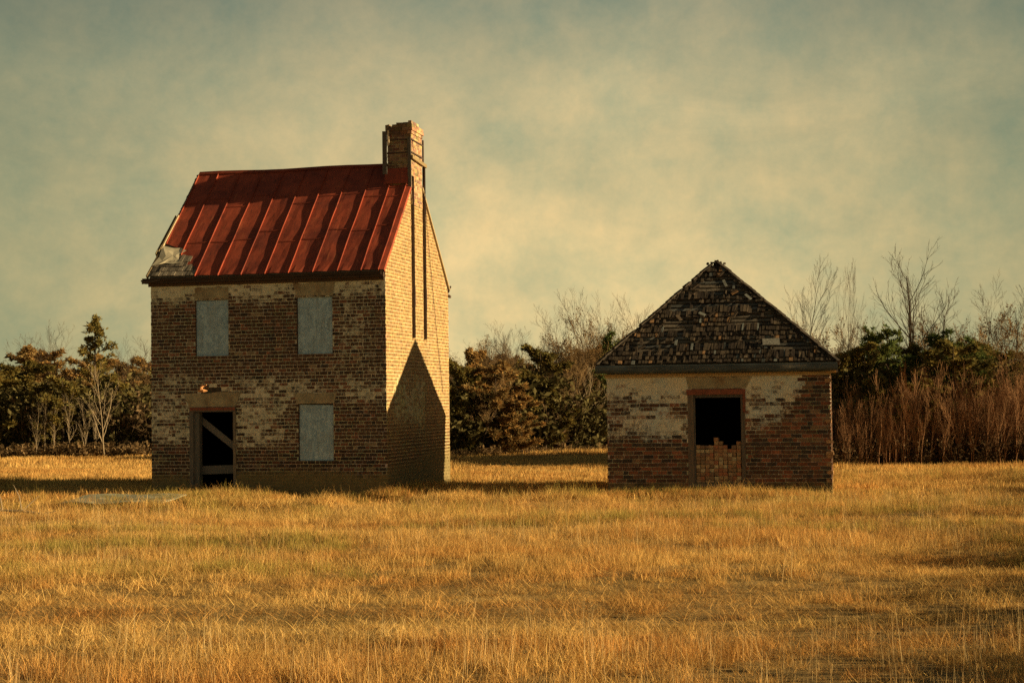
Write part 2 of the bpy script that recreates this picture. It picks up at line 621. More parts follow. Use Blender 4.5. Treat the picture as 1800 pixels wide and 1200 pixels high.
# ------------------------------------------------------------------ brick walls
def wall(mb, o, u, n, rows, ch, spans, tone, wash, mud, st=0.18, hd=0.085, jt=0.015, depth=0.10, mortar=(0.50, 0.445, 0.335), common=0, z0=0.0, endjit=0.0, skip=None):
    """courses of bricks proud of a mortar face; spans(z) gives the solid stretches of a course"""
    o, u, n = Vector(o), Vector(u), Vector(n)
    Z = Vector((0, 0, 1))
    for r in range(rows):
        za, zb = z0 + r * ch, z0 + (r + 1) * ch
        sa, sb = spans(za + 1e-4), spans(zb - 1e-4)
        if len(sa) != len(sb):
            sa = sb = spans((za + zb) / 2)
        for (a0, a1), (b0, b1) in zip(sa, sb):
            # mortar face, cut into cells so worn paint can vary along it
            k = max(1, int((a1 - a0) / 0.25))
            for i in range(k):
                f0, f1 = i / k, (i + 1) / k
                um = a0 + (a1 - a0) * (f0 + f1) / 2
                mb.quad(o + u * (a0 + (a1 - a0) * f0) + Z * za, o + u * (a0 + (a1 - a0) * f1) + Z * za,
                        o + u * (b0 + (b1 - b0) * f1) + Z * zb, o + u * (b0 + (b1 - b0) * f0) + Z * zb,
                        tuple(c * rnd.uniform(0.85, 1.15) * (0.15 if skip and skip(um, (za + zb) / 2) else 1) for c in mortar),  # skipped stretch blackened, a hole's shade put into the mortar colour
                        (0.0 if skip and skip(um, (za + zb) / 2) else wash(um, (za + zb) / 2) * 1.15 + 0.14, mud(um, (za + zb) / 2)))
            # bricks
            lo, hi = min(a0, b0), max(a1, b1)
            per = st + hd + 2 * jt
            if common and r % common:
                seq = [st]
                off = ((r % 2) * 0.5 + 0.13 * math.sin(r * 2.3)) * (st + jt)
            else:
                seq = [st, hd]
                off = (0.0 if r % 2 else (st / 2 + hd / 2 + jt)) + 0.02 * math.sin(r * 1.7)
            x = lo - off
            q = 0
            while x < hi:
                ln = seq[q % len(seq)] * rnd.uniform(0.95, 1.05)
                q += 1
                x0, x1 = max(x, lo), min(x + ln, hi)
                x += ln + jt
                if x1 - x0 < 0.035:
                    continue
                if x0 == lo:
                    x0 -= rnd.uniform(0, endjit)
                if x1 == hi:
                    x1 += rnd.uniform(-0.3 * endjit, endjit)
                # clip to a sloping end
                c0a, c0b, c1a, c1b = max(x0, a0), max(x0, b0), min(x1, a1), min(x1, b1)
                if endjit:
                    c0a = c0b = x0
                    c1a = c1b = x1
                if c1a - c0a < 0.01 or c1b - c0b < 0.01:
                    continue
                um, zm = (x0 + x1) / 2, (za + zb) / 2
                if skip and skip(um, zm):
                    continue
                pr = rnd.uniform(0.004, 0.011)
                j = lambda: rnd.uniform(-0.003, 0.003)
                g = jt / 2
                p = [o + u * (c0a + j()) + Z * (za + g + j()) + n * pr, o + u * (c1a + j()) + Z * (za + g + j()) + n * pr,
                     o + u * (c1b + j()) + Z * (zb - g + j()) + n * pr, o + u * (c0b + j()) + Z * (zb - g + j()) + n * pr]
                b = [w - n * (pr + 0.02) for w in p]
                col = tone(um, zm)
                ww = (wash(um, zm) * rnd.uniform(0.5, 1.12) - 0.10 * (rnd.random() < 0.4), mud(um, zm))
                mb.quad(*p, col, ww)
                for e in range(4):
                    f = (e + 1) % 4
                    mb.quad(p[f], p[e], b[e], b[f], col, ww)


def cspan(a, b, holes):
    """solid stretches between a and b with rectangular holes (u0, u1, z0, z1) left out"""
    def f(z):
        s = [(a, b)]
        for h in holes:
            if h[2] <= z <= h[3]:
                t = []
                for p, q in s:
                    if h[0] > p + 1e-6 and h[1] < q - 1e-6:
                        t += [(p, h[0]), (h[1], q)]
                    else:
                        t.append((p, q))
                s = t
        return s
    return f


def pn(x, z, s):
    return float(vnoise(x + 17.3, z + 41.7, s))


def bump1(v, a, b, c, d):
    return float(sstep(a, b, v) * (1 - sstep(c, d, v)))


# ================================================================== the two storey brick house
HW, HL, HT = 5.88, 5.45, 4.93
RV, RZ = 2.72, 7.99                       # ridge
EV, EZ = -0.18, 5.13                      # roof edge
house = empty("brick_house", (-2.918, 38.16, 0), -R(13.2),
              "tall two storey abandoned brick house with a red tin roof and one chimney", "house")
CH = 0.083


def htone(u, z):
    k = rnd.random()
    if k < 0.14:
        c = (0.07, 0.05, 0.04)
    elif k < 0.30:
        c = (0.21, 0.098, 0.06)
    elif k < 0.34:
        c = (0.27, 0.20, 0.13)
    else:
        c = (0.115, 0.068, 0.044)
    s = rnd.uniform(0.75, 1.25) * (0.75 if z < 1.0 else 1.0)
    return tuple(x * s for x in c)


def hwash(u, z):          # u measured from the left end of the front
    w = 0.08 + 0.26 * pn(u, z, 0.9)
    w += 0.80 * float(sstep(4.2 + 0.4 * pn(u, 3, 0.7), 4.92, z)) * (1.0 if u < 5.4 else 0.6)
    w += 0.5 * bump1(z, 1.95, 2.3, 2.45, 2.9) * pn(u + 9, z, 1.3)
    w += 0.42 * bump1(z, 1.0, 1.3, 2.0, 2.5) * (1 - float(sstep(1.0, 2.6, u))) * (0.3 + pn(u, z, 1.5))
    w += 0.34 * bump1(z, 0.95, 1.2, 1.9, 2.3) * bump1(u, 2.0, 2.4, 3.2, 3.8)
    w += 0.16 * bump1(z, 3.0, 3.6, 4.3, 4.6) * bump1(u, 4.6, 4.9, 5.3, 5.6)
    w *= 0.15 + 0.85 * float(sstep(0.8, 1.15, z))
    return min(w, 1.0)


def hmud(u, z):
    m = 1.0 - float(sstep(0.25, 0.75, z + 0.25 * (pn(u, 0, 1.1) - 0.5)))
    return m * 0.85


W1 = (1.137, 1.983, 3.214, 4.573)
W2 = (3.694, 4.582, 3.231, 4.584)
W3 = (3.714, 4.586, 0.742, 2.062)
DO = (0.974, 2.161, -0.4, 1.988)
mb = MB()
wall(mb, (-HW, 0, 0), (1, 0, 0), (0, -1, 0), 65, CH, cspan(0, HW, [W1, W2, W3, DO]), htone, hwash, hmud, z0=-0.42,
     skip=lambda u, z: 1.25 + 0.2 * (z > 2.5) < u < 1.62 + 0.25 * (z < 2.45) and 2.36 < z < 2.60)
# reveals of the openings
for h in (W1, W2, W3, DO):
    d = 0.10 if h is not DO else 0.34
    x0, x1, z0, z1 = h[0] - HW, h[1] - HW, h[2] - 0.06, h[3] + 0.06
    c = (0.16, 0.09, 0.055)
    mb.quad((x0, 0, z0), (x0, d, z0), (x0, d, z1), (x0, 0, z1), c)
    mb.quad((x1, d, z0), (x1, 0, z0), (x1, 0, z1), (x1, d, z1), c)
    mb.quad((x0, 0, z1), (x0, d, z1), (x1, d, z1), (x1, 0, z1), c)
    mb.quad((x0, d, z0), (x0, 0, z0), (x1, 0, z0), (x1, d, z0), c)
mb.build("facade", M['house_brick'], house, "shaded front of worn brown brick with limewash under the eaves")


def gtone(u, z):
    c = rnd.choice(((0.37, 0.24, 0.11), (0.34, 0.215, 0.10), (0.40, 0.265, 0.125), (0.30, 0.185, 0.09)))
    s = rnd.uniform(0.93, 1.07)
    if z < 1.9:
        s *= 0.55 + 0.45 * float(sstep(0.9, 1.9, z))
    return tuple(x * s for x in c)


def gwash(u, z):
    w = 0.04 + 0.12 * pn(u + 50, z, 0.8)
    w += 0.62 * bump1(z, 1.35, 1.8, 2.3, 3.1) * bump1(u, 0.2, 0.8, 3.1, 3.4) * (0.6 + 0.6 * pn(u, z, 1.4))
    w += 0.25 * bump1(z, 0.9, 1.3, 1.7, 2.0) * bump1(u, 2.2, 2.6, 3.1, 3.3)
    w *= 0.3 + 0.7 * float(sstep(0.9, 1.4, z))
    return min(w, 1)


def gmud(u, z):
    return 0.8 * (1 - float(sstep(0.3, 0.9, z + 0.3 * (pn(u + 5, 0, 0.9) - 0.5) - 0.25 * float(sstep(1, 4, u)))))


def gspan(z):
    a, b = 0.0, HL
    zz = z + 0.03
    if zz > HT + 0.15:
        a = max(0.0, (zz - EZ) / (RZ - EZ) * (RV - EV) + EV)
        b = HL - max(0.0, (zz - 4.95) / (RZ - 4.95) * (HL - RV))
        if b - a < 0.05:
            return []
    return [(a, b)]


mb = MB()
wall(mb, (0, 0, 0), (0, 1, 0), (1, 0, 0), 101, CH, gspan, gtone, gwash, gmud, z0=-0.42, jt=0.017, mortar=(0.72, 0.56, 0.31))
mb.build("gable_wall", M['gable_brick'], house, "sunlit yellowish brick gable end")
mb = MB()
wall(mb, (-HW, HL, 0), (0, -1, 0), (-1, 0, 0), 101, CH, lambda z: [(HL - q, HL - p) for p, q in gspan(z)], htone, lambda u, z: 0.2, hmud, z0=-0.42)
mb.build("side_wall", M['house_brick'], house)
mb = MB()
wall(mb, (0, HL, 0), (-1, 0, 0), (0, 1, 0), 65, CH, cspan(0, HW, []), htone, lambda u, z: 0.2, hmud, z0=-0.42)
mb.build("rear_wall", M['house_brick'], house)
mb = MB()
mb.box(-HW + 0.001, -0.001, 0.001, HL - 0.001, 2.5, 2.62)
mb.box(-HW + 0.02, -0.02, 0.02, HL - 0.02, -0.1, 0.02)
mb.build("floor_deck", M['dark_wood'], house)


# --- roof: sheets with standing seams
def rp(u, s, lift=0.0, rear=False):
    """point on the roof: u along the ridge (0 right end), s from eave (0) to ridge (1)"""
    if rear:
        v = (HL + 0.14) + (RV - HL - 0.14) * s
        z = 4.86 + (RZ - 4.86) * s
        nv, nz = 0.74, 0.67
    else:
        v = EV + (RV - EV) * s
        z = EZ + (RZ - EZ) * s
        nv, nz = -0.703, 0.711
    sag = 0.012 * math.sin(u * 2.1) * s - 0.012 * math.sin(u * 0.53 + 0.2) ** 2
    return Vector((u, v + nv * lift, z + nz * lift + sag))


seams = [-5.79, -5.26, -4.66, -4.07, -3.49, -2.90, -2.31, -1.71, -1.11, -0.53, -0.10]
rr = random.Random(3)
mb = MB()
for i in range(len(seams) - 1):
    u0, u1 = seams[i], seams[i + 1]
    s_lo = 0.0
    if i == 0:
        s_lo = 0.30
    if i == 1:
        s_lo = 0.17
    NS, NU = 14, 5
    joint = [rr.uniform(0.25, 0.4), rr.uniform(0.6, 0.75)]
    for a in range(NS):
        sa, sb = s_lo + (1 - s_lo) * a / NS, s_lo + (1 - s_lo) * (a + 1) / NS
        for b in range(NU):
            ua, ub = u0 + (u1 - u0) * b / NU, u0 + (u1 - u0) * (b + 1) / NU

            def q(u, s):
                l = 0.010 * mnoise.noise((u * 2.2, s * 4.0, 3.1)) + 0.006 * mnoise.noise((u * 6, s * 12, 1.1))
                if s < 0.02 and s_lo == 0:
                    l += 0.012 * math.sin(u * 11)
                ss = s
                if i == 1 and s_lo > 0:          # torn lower edge, cut on a slant
                    ss = s - 0.15 * (u - u0) / (u1 - u0) * (1 - (s - s_lo) / (1 - s_lo))
                if i == 0:
                    ss = s - 0.06 * (u - u0) / (u1 - u0) * (1 - (s - s_lo) / (1 - s_lo))
                return rp(u, ss, 0.02 + l)
            t = rr.uniform(0.9, 1.1)
            mb.quad(q(ua, sa), q(ub, sa), q(ub, sb), q(ua, sb), (t, t, t))
    for jn in joint:          # flat cross lock joints
        if jn > s_lo + 0.05:
            p = [rp(u0 + 0.02, jn, 0.03), rp(u1 - 0.02, jn + 0.004, 0.03), rp(u1 - 0.02, jn + 0.012, 0.036), rp(u0 + 0.02, jn + 0.008, 0.036)]
            mb.quad(*p, (0.82, 0.8, 0.8))
for i, u in enumerate(seams):
    s_lo = 0.19 if i == 1 else (0.30 if i == 0 else -0.004)
    K = 12
    for a in range(K):
        sa, sb = s_lo + (1.0 - s_lo) * a / K, s_lo + (1.0 - s_lo) * (a + 1) / K
        w0 = 0.013 * mnoise.noise((u * 3, sa * 5, 0))
        w1 = 0.013 * mnoise.noise((u * 3, sb * 5, 0))
        h0 = 0.046 + 0.010 * mnoise.noise((u * 5, sa * 9, 2))
        h1 = 0.046 + 0.010 * mnoise.noise((u * 5, sb * 9, 2))
        p = [rp(u - 0.008 + w0, sa, 0.0), rp(u + 0.008 + w0, sa, 0.0), rp(u + 0.008 + w1, sb, 0.0), rp(u - 0.008 + w1, sb, 0.0),
             rp(u - 0.008 + w0, sa, h0), rp(u + 0.008 + w0, sa, h0), rp(u + 0.008 + w1, sb, h1), rp(u - 0.008 + w1, sb, h1)]
        mb.hexa(p, (0.95, 0.95, 0.95))
# rear slope, ridge cap, right verge
K = 10
for a in range(K):
    u0, u1 = -5.79 + 5.69 * a / K, -5.79 + 5.69 * (a + 1) / K
    mb.quad(rp(u1, 0, 0.02, True), rp(u0, 0, 0.02, True), rp(u0, 1, 0.02, True), rp(u1, 1, 0.02, True))
    if u1 < -0.5:
        mb.hexa([rp(u0, 0.975, 0.035), rp(u1, 0.975, 0.035), rp(u1, 1, 0.0), rp(u0, 1, 0.0),
                 rp(u0, 0.975, 0.045), rp(u1, 0.975, 0.045), rp(u1, 1.0, 0.06), rp(u0, 1.0, 0.06)], (0.7, 0.7, 0.7))
mb.quad(rp(-0.10, 0, 0.02), rp(0.03, 0, 0.012), rp(0.03, 0.80, 0.012), rp(-0.10, 0.80, 0.02), (1.1, 1.1, 1.1))
mb.quad(rp(0.03, 0, 0.012), rp(0.034, 0.0, -0.06), rp(0.034, 0.80, -0.06), rp(0.03, 0.80, 0.012), (1.15, 1.15, 1.1))
roof = mb.build("roof", M['roof'], house, "rusty red standing seam tin roof torn at its lower left corner")
# wooden deck under the sheets
mb = MB()
K = 22
for a in range(K):
    s0, s1 = a / K + 0.002, (a + 1) / K - 0.002
    tt = rr.uniform(0.8, 1.3)
    e = -5.86 + rr.uniform(-0.03, 0.03)
    for bq in range(8):
        ea, eb = e * (1 - bq / 8), e * (1 - (bq + 1) / 8)
        for rear in (False, True):
            mb.hexa([rp(ea, s0, -0.05, rear), rp(eb, s0, -0.05, rear), rp(eb, s1, -0.05, rear), rp(ea, s1, -0.05, rear),
                     rp(ea, s0, -0.024, rear), rp(eb, s0, -0.024, rear), rp(eb, s1, -0.024, rear), rp(ea, s1, -0.024, rear)], (tt, tt, tt))
mb.build("roof_deck", M['old_wood'], roof)
# old shingles laid bare at the torn corner
mb = MB()
for a in range(4):
    for b in range(16):
        u0 = -5.88 + b * 0.10 + (a % 2) * 0.05
        if u0 > -4.75 + 0.02 * a or (a > 1 and u0 > -5.0):
            continue
        s0 = a * 0.042
        t = rr.uniform(0.5, 1.7)
        l = 0.012 + rr.uniform(0, 0.02)
        mb.hexa([rp(u0, s0, l), rp(u0 + 0.09, s0, l + rr.uniform(0, .01)), rp(u0 + 0.09, s0 + 0.075, 0.004), rp(u0, s0 + 0.075, 0.004),
                 rp(u0, s0, l + 0.014), rp(u0 + 0.09, s0, l + 0.016), rp(u0 + 0.09, s0 + 0.075, 0.014), rp(u0, s0 + 0.075, 0.014)], (t, t * 0.95, t * 0.85))
mb.build("bared_shingles", M['old_wood'], roof, "grey splintered shingles laid bare at the torn corner")
# pale felt flap
mb = MB()
pts = [(-5.88, 0.085), (-5.70, 0.095), (-5.58, 0.115), (-5.36, 0.105), (-5.12, 0.12), (-5.27, 0.15), (-5.30, 0.19), (-5.16, 0.225), (-5.34, 0.255), (-5.52, 0.25), (-5.83, 0.27), (-5.80, 0.17)]
cen = (-5.45, 0.18)
for i in range(len(pts)):
    a, b = pts[i], pts[(i + 1) % len(pts)]
    am, bm = ((a[0] + cen[0]) / 2, (a[1] + cen[1]) / 2), ((b[0] + cen[0]) / 2, (b[1] + cen[1]) / 2)
    fl = lambda u_: 0.025 + 0.045 * (-5.0 - u_)
    la, lb = fl(a[0]) + 0.012 * math.sin(i * 2.1), fl(b[0]) + 0.012 * math.sin((i + 1) % len(pts) * 2.1)
    ma, mb_ = fl(am[0]) + 0.01 * math.sin(i * 1.3), fl(bm[0]) + 0.01 * math.sin((i + 1) % len(pts) * 1.3)
    t = rr.uniform(0.8, 1.1)
    mb.quad(rp(*a, la), rp(*b, lb), rp(*bm, mb_), rp(*am, ma), (t, t, t))
    mb.tri(rp(*am, ma), rp(*bm, mb_), rp(*cen, fl(cen[0]) + 0.005), (t, t, t))
mb.build("felt_flap", M['felt'], roof, "pale torn sheet of roofing felt at the corner")
# left verge boards
mb = MB()
mb.bar(rp(-5.84, 0.24, 0.05), rp(-5.80, 0.56, 0.06), (0, -0.7, 0.7), 0.05, 0.035, (1, 1, 1))
mb.bar(rp(-5.93, 0.20, 0.02), rp(-5.87, 0.56, 0.03), (0, -0.7, 0.7), 0.09, 0.02, (0.5, 0.5, 0.45))
mb.bar(rp(-5.90, 0.0, 0.0), rp(-5.85, 0.24, 0.0), (0, -0.7, 0.7), 0.10, 0.03, (0.35, 0.33, 0.3))
mb.build("verge_board", M['pale_wood'], house)
# cornice: frieze board, soffit box, crown strip
mb = MB()
mb.box(-HW - 0.05, -0.02, -0.05, -0.012, HT - 0.02, HT + 0.10, (1.2, 1.1, 1.0))
mb.box(-HW - 0.10, -0.0, -0.17, -0.052, HT + 0.05, HT + 0.16, (0.85, 0.8, 0.8), jit=0.006)
mb.box(-HW - 0.13, -0.04, -0.215, -0.172, HT + 0.10, HT + 0.175, (0.7, 0.65, 0.6), jit=0.006)
mb.build("cornice", M['dark_wood'], house, "dark weathered wooden cornice under the roof edge")
mb = MB()
mb.bar((-HW - 0.12, -0.24, HT + 0.06), (-HW + 0.35, -0.2, HT + 0.13), (0, 0, 1), 0.05, 0.03)
mb.bar((-HW - 0.16, -0.2, HT + 0.12), (-HW + 0.05, -0.22, HT + 0.06), (0, 0, 1), 0.04, 0.03)
mb.build("splintered_board", M['dark_wood'], house)
# rear gable bracket seen against the sky
mb = MB()
mb.bar((0.02, HL - 0.06, 4.95), (0.03, HL + 0.14, 5.12), (1, 0, 0), 0.05, 0.03)
mb.bar((0.02, HL - 0.02, 4.86), (0.03, HL + 0.10, 4.84), (1, 0, 0), 0.06, 0.06)
mb.build("eave_bracket", M['steel'], house)
mb = MB()
a, b = Vector((0.02, 3.02, 7.42)), Vector((0.02, HL + 0.02, 5.02))
mb.bar(a, b, (1, 0, 0), 0.07, 0.05, (0.9, 0.9, 0.9))
mb.build("verge_board", M['pale_wood'], house)

# --- black inner faces added to keep the doorways dark
def blackout(parent, w, l, zt_, name):
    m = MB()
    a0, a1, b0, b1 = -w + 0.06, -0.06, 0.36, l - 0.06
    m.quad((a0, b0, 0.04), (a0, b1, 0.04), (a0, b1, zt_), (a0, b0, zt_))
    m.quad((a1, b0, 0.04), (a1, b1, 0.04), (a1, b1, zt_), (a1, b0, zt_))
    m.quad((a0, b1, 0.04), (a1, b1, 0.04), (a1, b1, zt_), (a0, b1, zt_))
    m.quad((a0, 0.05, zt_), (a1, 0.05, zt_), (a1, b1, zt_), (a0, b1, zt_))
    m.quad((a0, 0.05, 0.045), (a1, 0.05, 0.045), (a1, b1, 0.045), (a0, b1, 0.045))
    m.build(name, M['soot_and_dark'], parent)


blackout(house, HW, HL, 2.48, "blackout_lining")
# --- boarded windows
for h in (W1, W2, W3):
    x0, x1, z0, z1 = h[0] - HW, h[1] - HW, h[2], h[3]
    fr = MB()
    for p in ((x0, x0 + 0.05, z0, z1), (x1 - 0.05, x1, z0, z1), (x0 + 0.05, x1 - 0.05, z1 - 0.05, z1), (x0 + 0.05, x1 - 0.05, z0, z0 + 0.05)):
        fr.box(p[0], p[1], 0.062, 0.098, p[2], p[3], (0.5, 0.45, 0.4))
    win = fr.build("boarded_window", M['old_wood'], house)
    bd = MB()
    tl = rr.uniform(-0.012, 0.012)
    y0, y1 = 0.042, 0.058
    bd.hexa([(x0 + .015, y0, z0 - .02 + tl), (x1 - .02, y0, z0 - .02 - tl), (x1 - .02, y1, z0 - .02 - tl), (x0 + .015, y1, z0 - .02 + tl),
             (x0 + .015 + tl * .5, y0, z1 - .025 + tl), (x1 - .02 + tl * .5, y0, z1 - .025 - tl), (x1 - .02 + tl * .5, y1, z1 - .025 - tl), (x0 + .015 + tl * .5, y1, z1 - .025 + tl)])
    bd.build("chipboard_panel", M['osb'], win)


# --- flat stucco arches over the openings
def lintel(parent, x0, x1, xt0, xt1, z0, z1, mat, yf=-0.014, seed=1, peel=True):
    r = random.Random(seed)
    m = MB()
    K = 10
    top = [z1 + r.uniform(-0.02, 0.02) for _ in range(K + 1)]
    bot = [z0 + r.uniform(-0.008, 0.008) for _ in range(K + 1)]
    for i in range(K):
        a, b = i / K, (i + 1) / K
        A = [(x0 + (x1 - x0) * a, bot[i]), (x0 + (x1 - x0) * b, bot[i + 1])]
        T = [(xt0 + (xt1 - xt0) * b, top[i + 1]), (xt0 + (xt1 - xt0) * a, top[i])]
        t = r.uniform(0.95, 1.05)
        c = (t, t, t)
        if False:
            c = (t * 0.85, t * 0.62, t * 0.5)
        P = A + T
        m.hexa([(p[0], yf, p[1]) for p in P] + [(p[0], 0.01, p[1]) for p in P], c)
    return m.build("lintel", mat, parent)


lintel(house, 1.13 - HW, 1.99 - HW, 1.13 - HW, 1.99 - HW, 4.585, 4.86, M['stucco'], seed=1)
lintel(house, 3.70 - HW, 4.60 - HW, 3.60 - HW, 4.66 - HW, 4.595, 4.89, M['stucco'], seed=2)
lintel(house, 3.70 - HW, 4.60 - HW, 3.60 - HW, 4.68 - HW, 2.075, 2.32, M['stucco'], seed=3)
lintel(house, 0.985 - HW, 2.147 - HW, 0.816 - HW, 2.293 - HW, 2.02, 2.36, M['stucco'], seed=4)

# --- door opening
x0, x1, z1 = DO[0] - HW, DO[1] - HW, DO[3]
fr = MB()
fr.box(x0 + 0.005, x0 + 0.10, -0.02, 0.12, -0.2, z1 - 0.085, (0.8, 0.8, 0.82))
fr.box(x0 + 0.10, x0 + 0.235, 0.03, 0.20, -0.2, z1 - 0.10, (0.75, 0.78, 0.8))
fr.box(x1 - 0.075, x1 - 0.005, -0.02, 0.16, -0.2, z1 - 0.085, (1.1, 1.0, 0.85))
fr.box(x0 + 0.005, x1 - 0.005, -0.022, 0.14, z1 - 0.083, z1 + 0.03, (0.85, 0.75, 0.7))
door = fr.build("door_frame", M['old_wood'], house, "grey wooden door frame with no door in it")
hb = MB()
hb.box(x0 + 0.02, x1 - 0.02, -0.034, -0.024, z1 - 0.045, z1 + 0.022, (1, 1, 1))
hb.build("header_board", M['red_wood'], door)
pk = MB()
pk.bar((x0 + 0.18, 0.26, 1.72), (x1 - 0.03, 0.26, 0.98), (0, 0, 1), 0.15, 0.035, (0.95, 0.97, 1.0))
pk.build("brace_plank", M['old_wood'], door, "grey plank nailed diagonally across the doorway")
pk = MB()
pk.bar((x0 + 0.20, 0.22, 0.52), (x1 - 0.03, 0.22, 0.545), (0, 0, 1), 0.20, 0.035, (0.8, 0.83, 0.87))
pk.build("cross_plank", M['old_wood'], door, "level grey plank across the foot of the doorway")
# rusty bracket lengthened to catch the sun, before the blackened gap above the door
mb = MB()
bx, by = 1.46 - HW, -0.40
mb.tube([(bx - 0.11, by + 0.02, 2.40), (bx - 0.03, by, 2.405), (bx + 0.06, by - 0.01, 2.405), (bx + 0.14, by + 0.02, 2.40)], [0.012, 0.04, 0.04, 0.012], 8, cap=True)
mb.tube([(bx, by, 2.42), (bx - 0.005, by, 2.48), (bx + 0.0, by + 0.02, 2.53)], [0.06, 0.03, 0.022], 8, cap=True)
mb.tube([(bx - 0.02, by + 0.02, 2.525), (bx + 0.07, by, 2.53), (bx + 0.14, by - 0.02, 2.54)], [0.02, 0.017, 0.012], 6, cap=True)
mb.tube([(bx, 0.03, 2.46), (bx, -0.2, 2.50), (bx, by + 0.01, 2.50)], [0.016, 0.014, 0.014], 6, cap=True)
mb.build("lamp_bracket", M['rust'], house, "small rusty bracket over the door catching the sun")

# --- chimney
CX0, CX1, CV0, CV1 = -0.57, 0.028, 2.10, 3.02


def ctone(u, z):
    c = rnd.choice(((0.25, 0.155, 0.09), (0.20, 0.115, 0.07), (0.30, 0.20, 0.11), (0.15, 0.09, 0.06)))
    return tuple(x * rnd.uniform(0.85, 1.15) for x in c)


def sunlit_tone(u, z):
    return tuple(x * 1.85 for x in ctone(u, z))  # sun-side bricks lightened, sunlight put into their colour


mb = MB()
CZ0, CR = 6.9, 21
zt = CZ0 + CR * CH
nw, nm = (lambda u, z: 0.12), (lambda u, z: 0.0)
wall(mb, (CX0, CV0, 0), (1, 0, 0), (0, -1, 0), CR, CH, cspan(0, CX1 - CX0, []), ctone, nw, nm, z0=CZ0, endjit=0.012, mortar=(0.34, 0.27, 0.17))
wall(mb, (CX1, CV0, 0), (0, 1, 0), (1, 0, 0), CR, CH, cspan(0, CV1 - CV0, []), sunlit_tone, nw, nm, z0=CZ0, endjit=0.0, mortar=(0.5, 0.4, 0.23))
wall(mb, (CX0, CV1, 0), (0, -1, 0), (-1, 0, 0), CR, CH, cspan(0, CV1 - CV0, []), ctone, nw, nm, z0=CZ0)
wall(mb, (CX1, CV1, 0), (-1, 0, 0), (0, 1, 0), CR, CH, cspan(0, CX1 - CX0, []), ctone, nw, nm, z0=CZ0)
mb.quad((CX0, CV0, zt), (CX1, CV0, zt), (CX1, CV1, zt), (CX0, CV1, zt), (0.1, 0.08, 0.06))
# corbelled, broken top courses
for r, (ov, gap) in enumerate(((0.03, 0.0), (0.05, 0.06), (0.045, 0.17), (0.03, 0.19))):
    z0 = zt + r * 0.08
    x = CX0 - ov + gap
    while x < CX1 + ov - 0.03:
        x2 = min(x + rr.uniform(0.17, 0.2), CX1 + ov)
        y = CV0 - ov
        while y < CV1 + ov - 0.03:
            y2 = min(y + rr.uniform(0.19, 0.23), CV1 + ov)
            if not (r == 3 and rr.random() < 0.22):
                c = ctone(0, 0) if x2 < CX1 else sunlit_tone(0, 0)
                mb.box(x + .004, x2 - .004, y + .004, y2 - .004, z0 + 0.004, z0 + 0.077, c, jit=0.005)
            y = y2
        x = x2
for y in (CV0 - 0.03, CV0 + 0.2, CV0 + 0.5):
    mb.box(CX0 - 0.05, CX0 + 0.05, y, y + 0.18, zt + 0.083, zt + 0.24, ctone(0, 0), jit=0.01)
chim = mb.build("chimney", M['house_brick'], house, "crumbling brick chimney strapped with iron on the gable end")
mb = MB()
mb.quad((CX0 - 0.06, CV0 - 0.10, 7.42), (CX1 - 0.06, CV0 - 0.09, 7.42), (CX1 - 0.06, CV0 - 0.022, 7.80), (CX0 - 0.06, CV0 - 0.022, 7.80), (0.85, 0.8, 0.8))
mb.quad((CX0 - 0.06, CV0 - 0.10, 7.42), (CX0 - 0.06, CV0 - 0.022, 7.80), (CX0 - 0.06, CV1, 7.80), (CX0 - 0.06, CV1, 7.42), (0.7, 0.7, 0.7))
mb.quad((CX0 - 0.06, CV0 - 0.022, 7.80), (CX1 - 0.06, CV0 - 0.022, 7.80), (CX1 - 0.06, CV0 + 0.01, 7.82), (CX0 - 0.06, CV0 + 0.01, 7.82), (0.7, 0.7, 0.7))
mb.build("flashing", M['roof'], chim)
mb = MB()
for z in (8.18, 8.50):
    for a, b in (((CX0 - 0.03, CV0 - 0.022, z), (CX1 + 0.035, CV0 - 0.022, z)), ((CX1 + 0.03, CV0 - 0.03, z), (CX1 + 0.03, CV1 + 0.03, z - 0.02)),
                 ((CX0 - 0.03, CV0 - 0.03, z), (CX0 - 0.03, CV1 + 0.03, z))):
        mb.bar(a, b, (0, 0, 1), 0.03, 0.008)
mb.bar((CX1 + 0.03, CV0, 8.46), (CX1 + 0.03, CV0 + 0.25, 8.05), (0, 0, 1), 0.02, 0.008)
mb.build("iron_strap", M['steel'], chim)
mb = MB()
mb.bar((CX0 - 0.06, CV0 - 0.05, 7.66), (CX0 - 0.06, CV0 - 0.05, 8.72), (1, 0, 0), 0.11, 0.04, (0.6, 0.6, 0.6))
mb.bar((CX0 + 0.035, CV0 - 0.06, 8.36), (CX0 + 0.035, CV0 - 0.06, 8.74), (1, 0, 0), 0.045, 0.03, (3.2, 2.8, 2.2))
mb.build("corner_post", M['old_wood'], chim, "grey wooden post strapped to the left edge of the chimney")
mb = MB()
mb.bar((CX1 - 0.03, CV0 - 0.045, 7.30), (CX1 - 0.03, CV0 - 0.045, 8.55), (1, 0, 0), 0.085, 0.03, (0.7, 0.7, 0.7))
mb.build("corner_post", M['old_wood'], chim)
mb = MB()
mb.bar((CX1 + 0.05, CV0 - 0.1, 8.06), (CX1 + 0.05, CV1 + 0.2, 7.98), (0, 0, 1), 0.085, 0.05, (0.62, 0.58, 0.5))
mb.build("tie_board", M['pale_wood'], chim, "weathered board tied across the outer face of the chimney")
